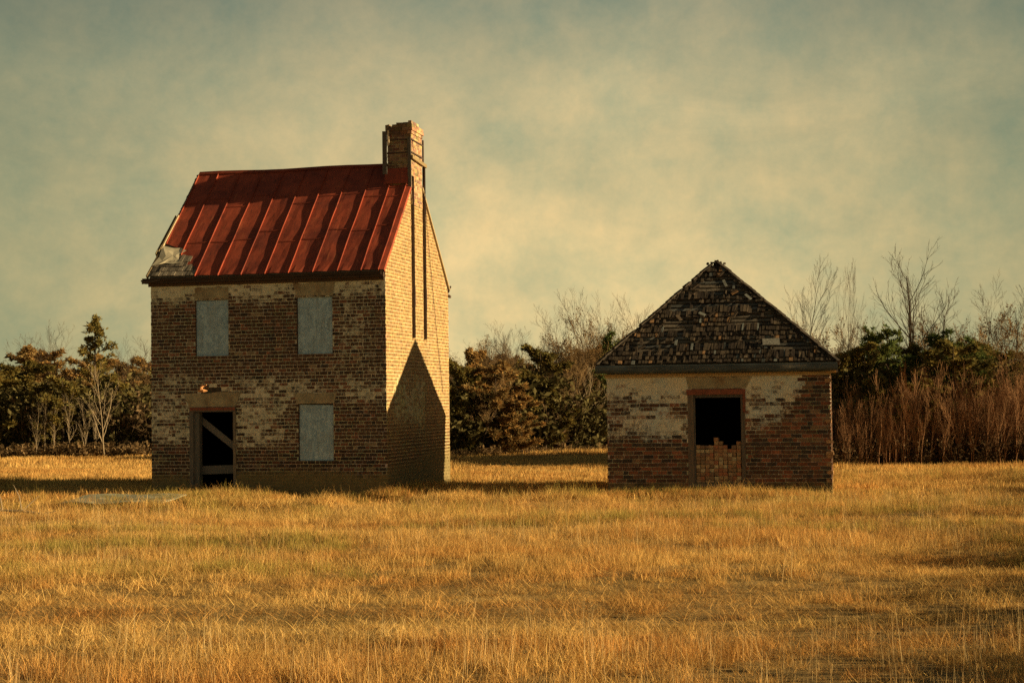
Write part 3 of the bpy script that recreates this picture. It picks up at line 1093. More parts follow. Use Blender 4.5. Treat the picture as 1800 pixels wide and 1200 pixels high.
# --- two steel channels down the gable
for v, zt2, sp in ((2.165, 7.60, (2.39, 4.92, 4.43)), (3.165, 8.02, (3.235, 4.90, 4.37))):
    mb = MB()
    for dv, d0, d1 in ((-0.045, 0.0, 0.055), (0.035, 0.0, 0.055)):
        mb.box(0.012, 0.065, v + dv, v + dv + 0.012, 3.64, zt2)
    mb.box(0.012, 0.024, v - 0.033, v + 0.034, 3.64, zt2)
    ch = mb.build("steel_channel", M['steel'], house)
    mb = MB()
    mb.box(0.012, 0.045, v + 0.052, v + 0.15, sp[2], sp[1], (1.3, 1.2, 1.2))
    mb.box(0.012, 0.03, v + 0.052, v + 0.10, 3.64, sp[2] - 0.01, (1.1, 1.0, 1.0))
    mb.build("splice_plate", M['steel'], ch)
mb = MB()
mb.bar((0.05, CV1 + 0.05, 8.0), (0.05, CV1 + 0.05, 8.62), (0, 1, 0), 0.06, 0.03)
mb.build("steel_post", M['steel'], chim)
# thin cable drooping over the gable
mb = MB()
mb.tube([(0.03, 3.3, 7.1), (0.03, 3.45, 6.4), (0.03, 3.75, 5.4), (0.03, 4.05, 4.4), (0.03, 4.35, 3.4), (0.03, 4.75, 2.3)], [0.007] * 6, 4)
mb.build("hanging_cable", M['steel'], house)


# ================================================================== the small brick outbuilding
SW, SL, ST = 4.95, 4.75, 2.60
shed = empty("brick_outbuilding", (6.992, 36.4, 0), -R(11.3),
             "small square brick outbuilding with a pyramid shingle roof and a brick-filled doorway", "outbuilding")
SC = 0.089


def stone(u, z):
    k = rnd.random()
    if k < 0.16:
        c = (0.075, 0.055, 0.045)
    elif k < 0.42:
        c = (0.25, 0.10, 0.056)
    elif k < 0.5:
        c = (0.22, 0.14, 0.085)
    else:
        c = (0.13, 0.07, 0.045)
    s = rnd.uniform(0.75, 1.25)
    return tuple(x * s for x in c)


def swash(u, z):
    w = 0.03 + 0.2 * pn(u + 80, z, 1.0)
    left = 1 - float(sstep(1.7, 1.95, u))
    w += left * (0.98 * float(sstep(1.45 + 0.35 * pn(u, 1, 1.2), 2.45, z)) + 0.5 * bump1(z, 1.0, 1.3, 1.6, 2.0) * (0.4 + pn(u, z, 2.0)))
    edge = 4.25 - 0.55 * float(sstep(2.2, 1.2, z)) if z < 2.2 else 4.28
    rgt = float(sstep(3.05, 3.15, u)) * (1 - float(sstep(edge - 0.12, edge + 0.08, u)))
    w += rgt * (0.86 * float(sstep(1.5, 2.4, z)) + 0.4 * bump1(z, 1.15, 1.4, 1.7, 2.1))
    if 2.3 < z and u < 4.35:
        w += 0.25
    if u > 4.4:
        w *= 0.3
    return min(w, 1.05)


def smud(u, z):
    return 0.75 * (1 - float(sstep(0.05, 0.35, z)))


SD = (1.813, 3.091, 0.163, 2.267)
mb = MB()
wall(mb, (-SW, 0, 0), (1, 0, 0), (0, -1, 0), 33, SC, cspan(0, SW, [SD]), stone, swash, smud, st=0.21, hd=0.098, jt=0.012, z0=-0.34, common=4, endjit=0.018, mortar=(0.44, 0.38, 0.28))
x0, x1 = SD[0] - SW, SD[1] - SW
for z0, z1 in ((SD[2] - 0.06, SD[3] + 0.06),):
    c = (0.15, 0.085, 0.055)
    mb.quad((x0, 0, z0), (x0, 0.35, z0), (x0, 0.35, z1), (x0, 0, z1), c)
    mb.quad((x1, 0.35, z0), (x1, 0, z0), (x1, 0, z1), (x1, 0.35, z1), c)
    mb.quad((x0, 0, z1), (x0, 0.35, z1), (x1, 0.35, z1), (x1, 0, z1), c)
    mb.quad((x0, 0.35, z0), (x0, 0, z0), (x1, 0, z0), (x1, 0.35, z0), c)
mb.build("facade", M['shed_brick'], shed, "shaded brick front with peeling limewash above and red brick below")
mb = MB()
wall(mb, (0, 0, 0), (0, 1, 0), (1, 0, 0), 33, SC, cspan(0, SL, []), stone, lambda u, z: 0.25, smud, st=0.21, hd=0.098, z0=-0.34, common=4, endjit=0.02)
mb.build("side_wall", M['shed_brick'], shed)
mb = MB()
wall(mb, (-SW, SL, 0), (0, -1, 0), (-1, 0, 0), 33, SC, cspan(0, SL, []), stone, lambda u, z: 0.25, smud, st=0.21, hd=0.098, z0=-0.34, common=4)
mb.build("side_wall", M['shed_brick'], shed)
mb = MB()
wall(mb, (0, SL, 0), (-1, 0, 0), (0, 1, 0), 33, SC, cspan(0, SW, []), stone, lambda u, z: 0.25, smud, st=0.21, hd=0.098, z0=-0.34, common=4)
mb.build("rear_wall", M['shed_brick'], shed)
mb = MB()
mb.box(-SW + 0.02, -0.02, 0.02, SL - 0.02, -0.1, 0.03)
mb.box(-SW + 0.001, -0.001, 0.001, SL - 0.001, 2.5, 2.56)  # ceiling added unseen to stop light leaking in through the shingles
mb.build("floor_deck", M['dark_wood'], shed)
# half bricks clinging to the broken right corner
for z, dx in ((0.72, 0.03), (0.80, 0.05), (0.55, 0.02), (1.05, 0.02), (0.37, 0.03), (0.19, 0.02), (2.40, 0.03), (1.5, 0.015)):
    mb = MB()
    mb.box(-0.10, 0.012 + dx, -0.012 - rr.uniform(0, 0.02), 0.10, z, z + 0.07, (0.42, 0.25, 0.13), jit=0.008)
    mb.build("corner_brick", M['shed_brick'], shed)

blackout(shed, SW, SL, 2.48, "blackout_lining")
# --- pyramid roof
EA = 0.20
ez = 2.84
apex = Vector((-SW / 2 - 0.15, SL / 2, 5.33))
cors = [Vector((-SW - EA - 0.015, -EA, ez)), Vector((EA - 0.02, -EA, ez)), Vector((EA - 0.02, SL + EA, ez)), Vector((-SW - EA, SL + EA, ez))]
rs = random.Random(21)
mb = MB()
lath = MB()
for side in range(4):
    A, B = cors[side], cors[(side + 1) % 4]
    ux = (B - A).normalized()
    foot = A + ux * (apex - A).dot(ux)
    up = (apex - foot)
    SLN = up.length
    up.normalize()
    nn = ux.cross(up).normalized()
    WID = (B - A).length
    fa_ = (apex - A).dot(ux)

    def pt(x, s, l):
        return A + ux * x + up * s + nn * l

    def lim(s):
        k = s / SLN
        return fa_ * k, WID + (fa_ - WID) * k
    # laths
    nl = 26
    for i in range(nl):
        s = (i + 0.5) / nl * SLN
        a, b = lim(s)
        if b - a < 0.15:
            continue
        t = rs.uniform(0.07, 0.17)
        col = (t, t * 0.85, t * 0.68) if rs.random() < 0.8 else (t, t * 1.02, t * 1.0)
        hw = 0.045 if side == 0 else 0.068
        segs = 3 if side == 0 else 1
        xs_ = [a + 0.02] + sorted(a + (b - a) * rs.uniform(0.2, 0.8) for _ in range(segs - 1)) + [b - 0.02]
        for k in range(segs):
            w = rs.uniform(-0.012, 0.012)
            q = [pt(xs_[k], s - hw + w, -0.03), pt(xs_[k + 1] - 0.01, s - hw - w, -0.03), pt(xs_[k + 1] - 0.01, s + hw - w, -0.03), pt(xs_[k], s + hw + w, -0.03)]
            lath.hexa(q + [p + nn * 0.02 for p in q], col)
    # shingles
    rows_s = [0.0]
    while rows_s[-1] < SLN - 0.2:
        rows_s.append(rows_s[-1] + rs.uniform(0.12, 0.19))
    for r in range(len(rows_s) - 1, -1, -1):
        s0 = rows_s[r]
        a, b = lim(min(s0 + 0.05, SLN))
        x = a - 0.02
        while x < b - 0.02:
            w = rs.uniform(0.035, 0.095)
            if x + w > b + 0.02:
                w = b + 0.02 - x
            xm, sm = x + w / 2, s0 + 0.1
            miss = 0.0
            if side == 0:
                rel = (xm - a) / (b - a)
                v = float(vnoise(xm * 0.9 + 3, s0 * 2.2 + 8, 1.5))
                miss = 0.02 + 0.95 * float(sstep(0.58, 0.72, v))
                k = s0 / SLN
                if 0.48 < k < 0.88 and 0.45 < rel < 0.9:
                    miss = max(miss, 0.72)
                if 0.70 < k < 0.78 and rel < 0.42:
                    miss = max(miss, 0.75)
                if k > 0.92:
                    miss = 0.85
                if 0.08 < k < 0.24 and rel < 0.30:
                    miss = max(miss, 0.82)
                if r == 0:
                    miss *= 0.25
                if (rel < 0.05 or rel > 0.95) and k < 0.85:
                    miss = 0
            if rs.random() > miss:
                k = rs.random()
                t = rs.uniform(0.6, 1.4)
                if k < 0.035:
                    col = (0.26, 0.15, 0.075)
                elif k < 0.06:
                    col = (0.12, 0.13, 0.125)
                elif k < 0.22:
                    col = (0.105, 0.08, 0.055)
                elif k < 0.5:
                    col = (0.048, 0.036, 0.028)
                else:
                    col = (0.07, 0.053, 0.038)
                col = tuple(c * t for c in col)
                ln = rs.uniform(0.24, 0.31)
                th = rs.uniform(0.010, 0.018)
                tw = rs.uniform(-0.012, 0.012)
                lf = 0.03 + rs.uniform(0, 0.018)
                dz = rs.uniform(-0.014, 0.008) + (0.03 * mnoise.noise((x * 0.8, s0 * 1.5, side)) if r else 0)
                if rs.random() < 0.06:
                    dz -= 0.04
                g = 0.005
                tl_ = min(s0 + dz + ln, SLN)
                la, lb = lim(tl_)
                xa, xb = max(x + g + tw, la - 0.02), min(x + w - g + tw, lb + 0.02)
                if xb - xa < 0.01:
                    xa = xb = min(max(xm, la), lb)
                q = [pt(x + g, s0 + dz, lf), pt(x + w - g, s0 + dz, lf + rs.uniform(-.008, .008)), pt(xb, tl_, -0.004), pt(xa, tl_, -0.004)]
                mb.hexa(q + [p + nn * th for p in q], col)
            x += w
    if side == 0:      # shingles hanging askew
        for _ in range(11):
            s = rs.uniform(0.1, 0.85) * SLN
            a, b = lim(s)
            x = rs.uniform(a + 0.25, b - 0.25)
            an = rs.uniform(-1.1, 1.1) + (math.pi / 2 if rs.random() < 0.35 else 0)
            d = ux * math.cos(an) + up * math.sin(an)
            c0 = pt(x, s, 0.05 + rs.uniform(0, 0.03))
            t = rs.uniform(0.7, 1.3)
            col = rs.choice(((0.28, 0.16, 0.08), (0.16, 0.12, 0.085), (0.18, 0.19, 0.18), (0.08, 0.06, 0.045)))
            mb.bar(c0 - d * 0.10, c0 + d * rs.uniform(0.05, 0.12) + nn * rs.uniform(-0.01, 0.05), nn.cross(d), rs.uniform(0.045, 0.08), 0.012, tuple(c * t for c in col))
        # nailed-on grey patch
        q = [pt(3.72, 0.50, 0.075), pt(4.10, 0.49, 0.075), pt(4.08, 0.72, 0.07), pt(3.70, 0.71, 0.07)]
        mb.hexa(q + [p + nn * 0.01 for p in q], (0.24, 0.235, 0.21))
    else:
        q = [pt(0, 0, -0.05), pt(WID, 0, -0.05), apex - nn * 0.05]
        lath.tri(*q, (0.1, 0.08, 0.06))
# hip shingles along the edges
for side in (0, 1):
    C = cors[side]
    L_ = (apex - C).length
    d = (apex - C).normalized()
    n_ = int(L_ / 0.16)
    for i in range(n_):
        if rs.random() < 0.12:
            continue
        p = C + d * (i * 0.16)
        t = rs.uniform(0.03, 0.07)
        sd = d.cross(Vector((0, 0, 1))).normalized()
        u2 = sd.cross(d)
        q = [p - sd * 0.05 + u2 * 0.025, p + sd * 0.05 + u2 * 0.025, p + sd * 0.05 + d * 0.24 + u2 * 0.01, p - sd * 0.05 + d * 0.24 + u2 * 0.01]
        h = rs.uniform(0.015, 0.035)
        mb.hexa(q + [w + u2 * h for w in q], (t, t * 0.82, t * 0.66))
for a in range(5):
    t = rs.uniform(0.06, 0.16)
    p = apex + Vector((-0.2 + a * 0.1, -0.05, -0.02 - 0.03 * abs(a - 2)))
    mb.bar(p, p + Vector((rs.uniform(0, .08), -0.02, rs.uniform(0.02, 0.05))), (0, 0, 1), 0.04, 0.05, (t, t * .85, t * .7))
sroof = mb.build("roof", M['shingle'], shed, "decaying dark wood shingle pyramid roof with gaps and loose pieces")
lath.build("roof_laths", M['shingle'], sroof)
# --- half round gutter, fascia and soffit boards
mb = MB()
xa, xb = -SW - 0.215, 0.18
K = 40
rad, yc, zc = 0.085, -EA - 0.06, 2.735
prof = [(math.cos(math.pi + math.pi * j / 8) * rad, math.sin(math.pi + math.pi * j / 8) * rad * 1.05) for j in range(9)]
prof = [(-rad, 0.085), (-rad - 0.006, 0.07)] + prof + [(rad, 0.085)]
for i in range(K):
    x0_, x1_ = xa + (xb - xa) * i / K, xa + (xb - xa) * (i + 1) / K
    w0, w1 = 0.010 * mnoise.noise((x0_ * 1.5, 0, 5)), 0.010 * mnoise.noise((x1_ * 1.5, 0, 5))
    t = 1 + 0.25 * mnoise.noise((x0_ * 2, 3, 0))
    for j in range(len(prof) - 1):
        (ya, za_), (yb, zb_) = prof[j], prof[j + 1]
        mb.quad((x0_, yc + ya, zc + za_ + w0), (x1_, yc + ya, zc + za_ + w1), (x1_, yc + yb, zc + zb_ + w1), (x0_, yc + yb, zc + zb_ + w0), (t, t, t))
for x in (xa, xb):
    c = (x, yc, zc + 0.03)
    for j in range(len(prof) - 1):
        mb.tri((x, yc + prof[j][0], zc + prof[j][1]), (x, yc + prof[j + 1][0], zc + prof[j + 1][1]), c)
mb.build("gutter", M['gutter'], shed, "long dark tin gutter along the eave", smooth=True)
mb = MB()
mb.box(-SW - 0.17, EA - 0.06, -EA + 0.03, -EA + 0.055, 2.66, 2.83)
mb.box(-SW - 0.13, EA - 0.08, -EA + 0.058, -0.012, 2.615, 2.635, (0.9, 0.85, 0.75))
mb.box(-SW - 0.05, 0.03, -0.045, -0.014, 2.555, 2.613, (1.05, 1.0, 0.9))
mb.box(-SW + 0.0, -0.0, -0.010, 0.12, 2.60, 2.9, (0.4, 0.4, 0.4))
mb.box(-0.09, EA - 0.05, -0.10, -0.06, 2.60, 2.645, (1.3, 1.0, 0.7))
mb.build("fascia", M['pale_wood'], shed, "weathered pale board under the gutter")
for side in (1, 2, 3):
    A, B = cors[side], cors[(side + 1) % 4]
    mb = MB()
    inw = (apex - (A + B) / 2)
    inw.z = 0
    inw.normalize()
    a, b = A + inw * 0.03, B + inw * 0.03
    mb.bar(a + Vector((0, 0, -0.08)), b + Vector((0, 0, -0.08)), (0, 0, 1), 0.14, 0.02)
    mb.bar(a + inw * 0.10 + Vector((0, 0, -0.16)), b + inw * 0.10 + Vector((0, 0, -0.16)), tuple(inw), 0.2, 0.02, (0.7, 0.7, 0.7))
    mb.build("eave_board", M['dark_wood'], shed)
# --- doorway
lintel(shed, SD[0] - SW + 0.03, SD[1] - SW + 0.03, SD[0] - SW - 0.03, SD[1] - SW + 0.16, 2.285, 2.55, M['stucco'], seed=9)
x0, x1 = SD[0] - SW, SD[1] - SW
fr = MB()
fr.box(x0 + 0.004, x0 + 0.135, -0.015, 0.10, 0.165, 2.155, (0.9, 0.78, 0.68))
fr.box(x1 - 0.095, x1 - 0.004, -0.015, 0.10, 0.165, 2.155, (0.75, 0.68, 0.62))
fr.box(x0 + 0.137, x1 - 0.097, 0.01, 0.10, 2.085, 2.155, (0.55, 0.55, 0.55))
fr.box(x0 + 0.137, x0 + 0.165, 0.03, 0.09, 0.165, 2.085, (0.9, 0.9, 0.9))
sdoor = fr.build("door_frame", M['old_wood'], shed, "weathered door frame with a red top board")
hb = MB()
hb.box(x0 - 0.02, x1 + 0.012, -0.035, 0.09, 2.157, 2.275, jit=0.004)
hb.box(x1 - 0.05, x1 + 0.012, -0.032, -0.017, 1.75, 2.155, (0.9, 0.9, 0.9))
hb.build("header_board", M['red_wood'], sdoor)
sb = MB()
sb.box(x0 - 0.01, x1 + 0.01, -0.04, 0.3, 0.10, 0.163, (1.1, 1.0, 0.85), jit=0.004)
sb.build("door_sill", M['old_wood'], sdoor)

# --- old bricks stacked in the doorway: every brick a thing of its own
stack_group = "old bricks stacked in the outbuilding doorway"
stack_label = "old brick laid end out in the stack filling the outbuilding doorway"
bm_meshes = []
for k, col in enumerate(((0.27, 0.15, 0.085), (0.20, 0.135, 0.085), (0.29, 0.20, 0.12), (0.27, 0.12, 0.07), (0.38, 0.31, 0.2), (0.17, 0.11, 0.075), (0.28, 0.19, 0.12))):
    m = MB()
    m.box(-0.047, 0.047, 0, 0.2, 0, 0.078, col, jit=0.006)
    bm_meshes.append(m.mesh("loose_brick", M['loose']))
hrot = Matrix.Rotation(-R(11.3), 4, 'Z')
rb = random.Random(5)
cols_x = [x0 + 0.215 + i * 0.1005 for i in range(10)]
for i, cx in enumerate(cols_x):
    hgt = 0.168
    n = 10 + (1 if i in (3, 4, 9) else 0) + rb.choice((0, 0, 1, -1)) * (1 if i not in (0, 9) else 0)
    drift = 0.0
    for j in range(n):
        drift += rb.uniform(-0.003, 0.003)
        o = bpy.data.objects.new("loose_brick", rb.choice(bm_meshes))
        COL.objects.link(o)
        p = shed.location + hrot @ Vector((cx + drift, 0.015 + rb.uniform(0, 0.035), hgt))
        o.location = p
        o.rotation_euler = (0, rb.uniform(-0.03, 0.03), -R(11.3) + rb.uniform(-0.05, 0.05))
        s = rb.uniform(0.94, 1.03)
        o.scale = (s, 1, 1)
        hgt += 0.086
        o["label"] = stack_label
        o["category"] = "brick"
        o["group"] = stack_group

# ================================================================== things lying in the grass
mb = MB()
K, J = 12, 5
for i in range(K):
    for j in range(J):
        def bp(a, b):
            x, y = -1.15 + 2.3 * a / K, -0.75 + 1.5 * b / J
            return Vector((x, y, 0.012 * math.sin(a * 0.9) + 0.008 * math.sin(b * 2.0 + a) + 0.02 * rr.random() * 0))
        t = rr.uniform(0.85, 1.12)
        q = [bp(i, j), bp(i + 1, j), bp(i + 1, j + 1), bp(i, j + 1)]
        mb.hexa(q + [p + Vector((0, 0, 0.02)) for p in q], (t, t, t))
M['board'] = plain_mat("faded_sheet", (0.36, 0.36, 0.26), 0.35, 5, dark=(0.22, 0.19, 0.09), dark_lim=(0.48, 0.62))
o = mb.build("fallen_sheet", M['board'])
o.location = (-8.55, 36.3, 0.03)
o.rotation_euler = (R(4), R(0), R(-10))
o["label"] = "pale grey-green sheet lying flat in the grass at the house's left corner"
o["category"] = "sheet"
mb = MB()
bp0 = [(-0.45, 0, 0.05), (-0.1, 0.05, 0.12), (0.3, 0.0, 0.10), (0.75, -0.1, 0.05), (1.0, -0.1, 0.10)]
mb.tube(bp0, [0.012, 0.02, 0.028, 0.02, 0.01], 6, cap=True)
for a, b, c in ((1, (-0.25, 0.1, 0.55), 0.012), (1, (-0.55, 0.0, 0.38), 0.01), (2, (0.12, 0.05, 0.62), 0.012), (2, (0.62, 0.1, 0.40), 0.01), (3, (0.55, -0.1, -0.02), 0.012)):
    p, q = Vector(bp0[a]), Vector(b)
    mb.tube([p, (p + q) / 2 + Vector((0.03, 0, 0.03)), q], [c * 1.3, c, 0.004], 5)
o = mb.build("fallen_branch", M['bark_pale'])
o.location = (-10.0, 32.6, float(gz(-10.0, 32.6)) + 0.12)
o["label"] = "dead forked branch lying in the grass at the far left"
o["category"] = "branch"


# ================================================================== trees
def tree_bare(seed, H, stems=1, spread=0.5, kids=(9, 6, 4), twigr=0.006, lean=0.0, r0=None, start=0.35, up=0.25, dirs=None):
    r = random.Random(seed)
    tr, tw = MB(), MB()
    r0 = r0 or H * 0.013

    def grow(p, d, L, rad, lv):
        n = 9 if lv == 0 else (5 if lv < 3 else 3)
        pts, rads = [Vector(p)], [rad]
        d = Vector(d).normalized()
        for i in range(n):
            j = 0.10 if lv == 0 else 0.2
            d = (d + Vector((r.uniform(-j, j), r.uniform(-j, j), r.uniform(-j * 0.5, j) + up * 0.28 * (lv > 0)))).normalized()
            pts.append(pts[-1] + d * (L / n))
            rads.append(max(rad * (1 - 0.85 * (i + 1) / n), 0.003))
        (tr if lv < 2 else tw).tube(pts, rads, 5 if lv == 0 else 3)
        if lv >= len(kids):
            return
        K = kids[lv]
        for k in range(K):
            t = start + (1 - start) * (k + r.random()) / K if lv == 0 else 0.2 + 0.8 * (k + r.random()) / K
            f = t * n
            i = min(int(f), n - 1)
            q = pts[i].lerp(pts[i + 1], f - i)
            dd = (pts[i + 1] - pts[i]).normalized()
            a = Vector((r.gauss(0, 1), r.gauss(0, 1), r.gauss(0, 0.5)))
            a = (a - dd * a.dot(dd)).normalized()
            an = spread * r.uniform(0.6, 1.3)
            nd = dd * math.cos(an) + a * math.sin(an)
            ll = L * r.uniform(0.32, 0.55) * (1.25 - 0.7 * t)
            rr_ = max(rads[i] * r.uniform(0.45, 0.65), twigr)
            grow(q, nd, ll, rr_, lv + 1)
    for s in range(len(dirs) if dirs else stems):
        if dirs:
            d = dirs[s]
        elif stems == 1:
            d = (lean, 0, 1)
        else:
            a = 2 * math.pi * s / stems + r.uniform(-0.4, 0.4)
            k = r.uniform(0.10, 0.26)
            d = (math.cos(a) * k + lean, math.sin(a) * k, 1)
        grow((0, 0, -0.05), d, H * (1.0 if s == 0 else r.uniform(0.8, 0.97)), r0 * (1 if s == 0 else 0.8), 0)
    return tr, tw


def tree_conifer(seed, H, prof, clumps, csize, nq=9, limb=True, flat=0.5, base=0.1, needle=False):
    """evergreen: trunk and limbs, sprays of foliage through the crown; prof(k) is the crown radius at height fraction k"""
    r = random.Random(seed)
    tr, cr = MB(), MB()
    cx = [0.0]
    pts = []
    x = y = 0
    for i in range(9):
        pts.append(Vector((x, y, H * 0.97 * i / 8 - 0.05)))
        x += r.uniform(-0.05, 0.05) * H * 0.12
        y += r.uniform(-0.05, 0.05) * H * 0.12
    tr.tube(pts, [H * 0.016 * (1 - 0.9 * i / 8) + 0.006 for i in range(9)], 6)

    def ax(k):
        f = min(max(k, 0), 0.999) * 8
        i = int(f)
        return pts[i].lerp(pts[i + 1], f - i)
    bl = []
    nb = 38
    for i in range(nb):
        k = base + (1 - base) * (i + r.random()) / nb
        a = r.uniform(0, 2 * math.pi)
        R_ = prof(k) * r.choice((0.42, 0.7, 0.95, 1.3)) * r.uniform(0.8, 1.15)
        if R_ < 0.05:
            continue
        p = ax(k)
        e = p + Vector((math.cos(a) * R_, math.sin(a) * R_, R_ * r.uniform(0.1, 0.55)))
        bl.append((p, e, R_, k))
        m = p.lerp(e, 0.5) + Vector((0, 0, R_ * 0.06))
        tr.tube([p, m, e], [0.02 * H / 5, 0.012 * H / 5, 0.004], 3)
    for c in range(clumps):
        p, e, R_, k = r.choice(bl)
        t = 1 - abs(r.gauss(0, 0.33))
        t = min(max(t, 0.12), 1.06)
        s = csize * r.uniform(0.6, 1.3)
        q = p.lerp(e, t) + Vector((r.gauss(0, 0.10), r.gauss(0, 0.10), r.gauss(0.04, 0.09))) * (H / 4.5) * (0.6 + 0.5 * needle * 0)
        out = (e - p).normalized()
        tn = r.uniform(0.55, 1.35) * (1.25 if r.random() < 0.15 else 1.0)
        warm = r.uniform(-0.12, 0.18)
        col = (tn * (1 + warm), tn, tn * (1 - warm))
        for b in range(nq):
            d = Vector((r.gauss(0, 1), r.gauss(0, 1), r.gauss(0.15, 0.7)))
            d = (d.normalized() + out * (0.7 if not needle else 0.25) + Vector((0, 0, 0.25 if needle else 0.05))).normalized()
            sd = d.cross(Vector((r.gauss(0, 1), r.gauss(0, 1), r.gauss(0, 1)))).normalized()
            l = s * r.uniform(0.6, 1.2)
            w = s * (0.16 if not needle else 0.10) * r.uniform(0.7, 1.3)
            a0 = q + d * l * 0.05
            cr.quad(a0 - sd * w * 0.35, a0 + d * l * 0.5 - sd * w, a0 + d * l, a0 + d * l * 0.5 + sd * w, col)
    return tr, cr


def tree_brushy(seed, H, leafn):
    tr, tw = tree_bare(seed, H, stems=2, spread=0.62, kids=(15, 9, 5), start=0.16, up=0.25)
    r = random.Random(seed + 1)
    lf = MB()
    vs = tw.v
    for i in range(leafn):
        q = Vector(vs[r.randrange(len(vs))])
        s = r.uniform(0.02, 0.05)
        t = r.uniform(0.6, 1.35)
        for _ in range(2):
            d = Vector((r.gauss(0, 1), r.gauss(0, 1), r.gauss(0, 1))).normalized()
            e = d.cross(Vector((r.gauss(0, 1), r.gauss(0, 1), r.gauss(0, 1)))).normalized()
            p = q + d * r.uniform(0, 0.1)
            lf.quad(p, p + d * s + e * s * .5, p + d * 2 * s, p + d * s - e * s * .5, (t, t * r.uniform(.85, 1), t * r.uniform(.7, 1)))
    return tr, tw, lf


PROTO = {}


def reg(kind, H, parts):
    """parts: list of (name, mesh)"""
    H = max(v.co.z for nm, me in parts for v in me.vertices) * (0.97 if kind in ('bare', 'forked', 'bigfork', 'pale', 'brushy') else 1.0)
    PROTO.setdefault(kind, []).append((H, parts))


for s in range(3):
    a, b = tree_bare(100 + s, 6, 1, 0.62, (12, 7, 5), start=0.36, up=0.14, twigr=0.0045, r0=0.05)
    reg('bare', 6, [('trunk', a.mesh('trunk', M['bark'])), ('crown', b.mesh('crown', M['twig']))])
for s in range(3):
    a, b = tree_bare(140 + s, 7, 3 if s != 2 else 2, 0.5, (9, 7, 4), start=0.42, up=0.2, twigr=0.0045, r0=0.055)
    reg('forked', 7, [('trunk', a.mesh('trunk', M['bark'])), ('crown', b.mesh('crown', M['twig']))])
a, b = tree_bare(151, 7, spread=0.5, kids=(10, 6, 3), start=0.45, up=0.15, dirs=[(-0.17, 0.02, 1), (0.02, -0.05, 1), (0.16, 0.04, 1)])
reg('bigfork', 7, [('trunk', a.mesh('trunk', M['bark'])), ('crown', b.mesh('crown', M['twig']))])
a, b = tree_bare(153, 7, spread=0.45, kids=(11, 6, 4), start=0.45, up=0.2, r0=0.055, twigr=0.0045, dirs=[(-0.02, 0.0, 1), (0.16, 0.03, 1)])
reg('vee', 7, [('trunk', a.mesh('trunk', M['bark'])), ('crown', b.mesh('crown', M['twig']))])
for s in range(2):
    a, b = tree_bare(170 + s, 5, 1, 0.7, (14, 4, 2), start=0.15, r0=0.055, up=0.15, lean=0.05 * (-1) ** s)
    reg('pale', 5, [('trunk', a.mesh('trunk', M['bark_pale'])), ('crown', b.mesh('crown', M['bark_pale']))])
for s in range(3):
    w = (1.25, 1.0, 1.45)[s]
    a, b = tree_conifer(200 + s, 4.5, lambda k, w=w: w * (min(1, (k + 0.02) / 0.22)) * max(0, 1 - ((k - 0.2) / 0.85) ** 2) ** 0.6 if k > 0.2 else w * min(1, 0.55 + k * 2.2), 2100, 0.18, 8, base=0.06)
    nm = 'cedar' if s < 2 else 'cedar'
    reg('cedar', 4.5, [('trunk', a.mesh('trunk', M['bark'])), ('crown', b.mesh('crown', M['cedar']))])
    PROTO.setdefault('brown_cedar', []).append((4.5, [('trunk', PROTO['cedar'][-1][1][0][1]), ('crown', b.mesh('crown', M['brown_cedar']))]))
for s in range(1):
    a, b = tree_conifer(230 + s, 6, lambda k: 0.75 * math.sin(max(0, min(1, (k - 0.1) / 0.9)) ** 0.8 * math.pi) ** 0.8 + 0.08, 900, 0.18, 8, base=0.2)
    reg('slim_cedar', 6, [('trunk', a.mesh('trunk', M['bark'])), ('crown', b.mesh('crown', M['cedar']))])
for s in range(3):
    a, b = tree_conifer(260 + s, 5.5, lambda k: 1.35 * max(0, 1 - k) ** 0.7 + 0.22, 210, 0.22, 30, base=0.25, needle=True)
    reg('pine', 5.5, [('trunk', a.mesh('trunk', M['bark'])), ('crown', b.mesh('crown', M['pine']))])
for s in range(3):
    a, b, c = tree_brushy(290 + s, 4.5, 900)
    reg('brushy', 4.5, [('trunk', a.mesh('trunk', M['bark'])), ('crown', b.mesh('crown', M['lit_tan_twig'])), ('dry_leaves', c.mesh('dry_leaves', M['dry_leaf']))])
SAP = []
for s in range(5):
    a, b = tree_bare(320 + s, 2.6, 1 + (s == 3), 0.36, (13, 4), twigr=0.004, r0=0.022, start=0.12, up=0.4)
    n0 = len(a.v)
    a.v += b.v
    a.f += [tuple(i + n0 for i in f) for f in b.f]
    a.c += b.c
    a.w += b.w
    me = a.mesh("sapling", M['red_twig'])
    SAP.append((max(v.co.z for v in me.vertices) * 0.95, me))

rt = random.Random(77)


def px_world(px, Y):
    return (px - 900) / 2900.0 * Y


def z_at(px, py, Y):
    return CAM_Z + (706 - (py + 0.013 * (px - 900))) / 2900.0 * Y


TREE_N = {'bare': 'bare_tree', 'forked': 'bare_tree', 'bigfork': 'bare_tree', 'vee': 'bare_tree', 'pale': 'pale_bare_tree', 'cedar': 'cedar_tree', 'brown_cedar': 'cedar_tree', 'slim_cedar': 'cedar_tree', 'pine': 'pine_tree', 'brushy': 'brushy_tree'}


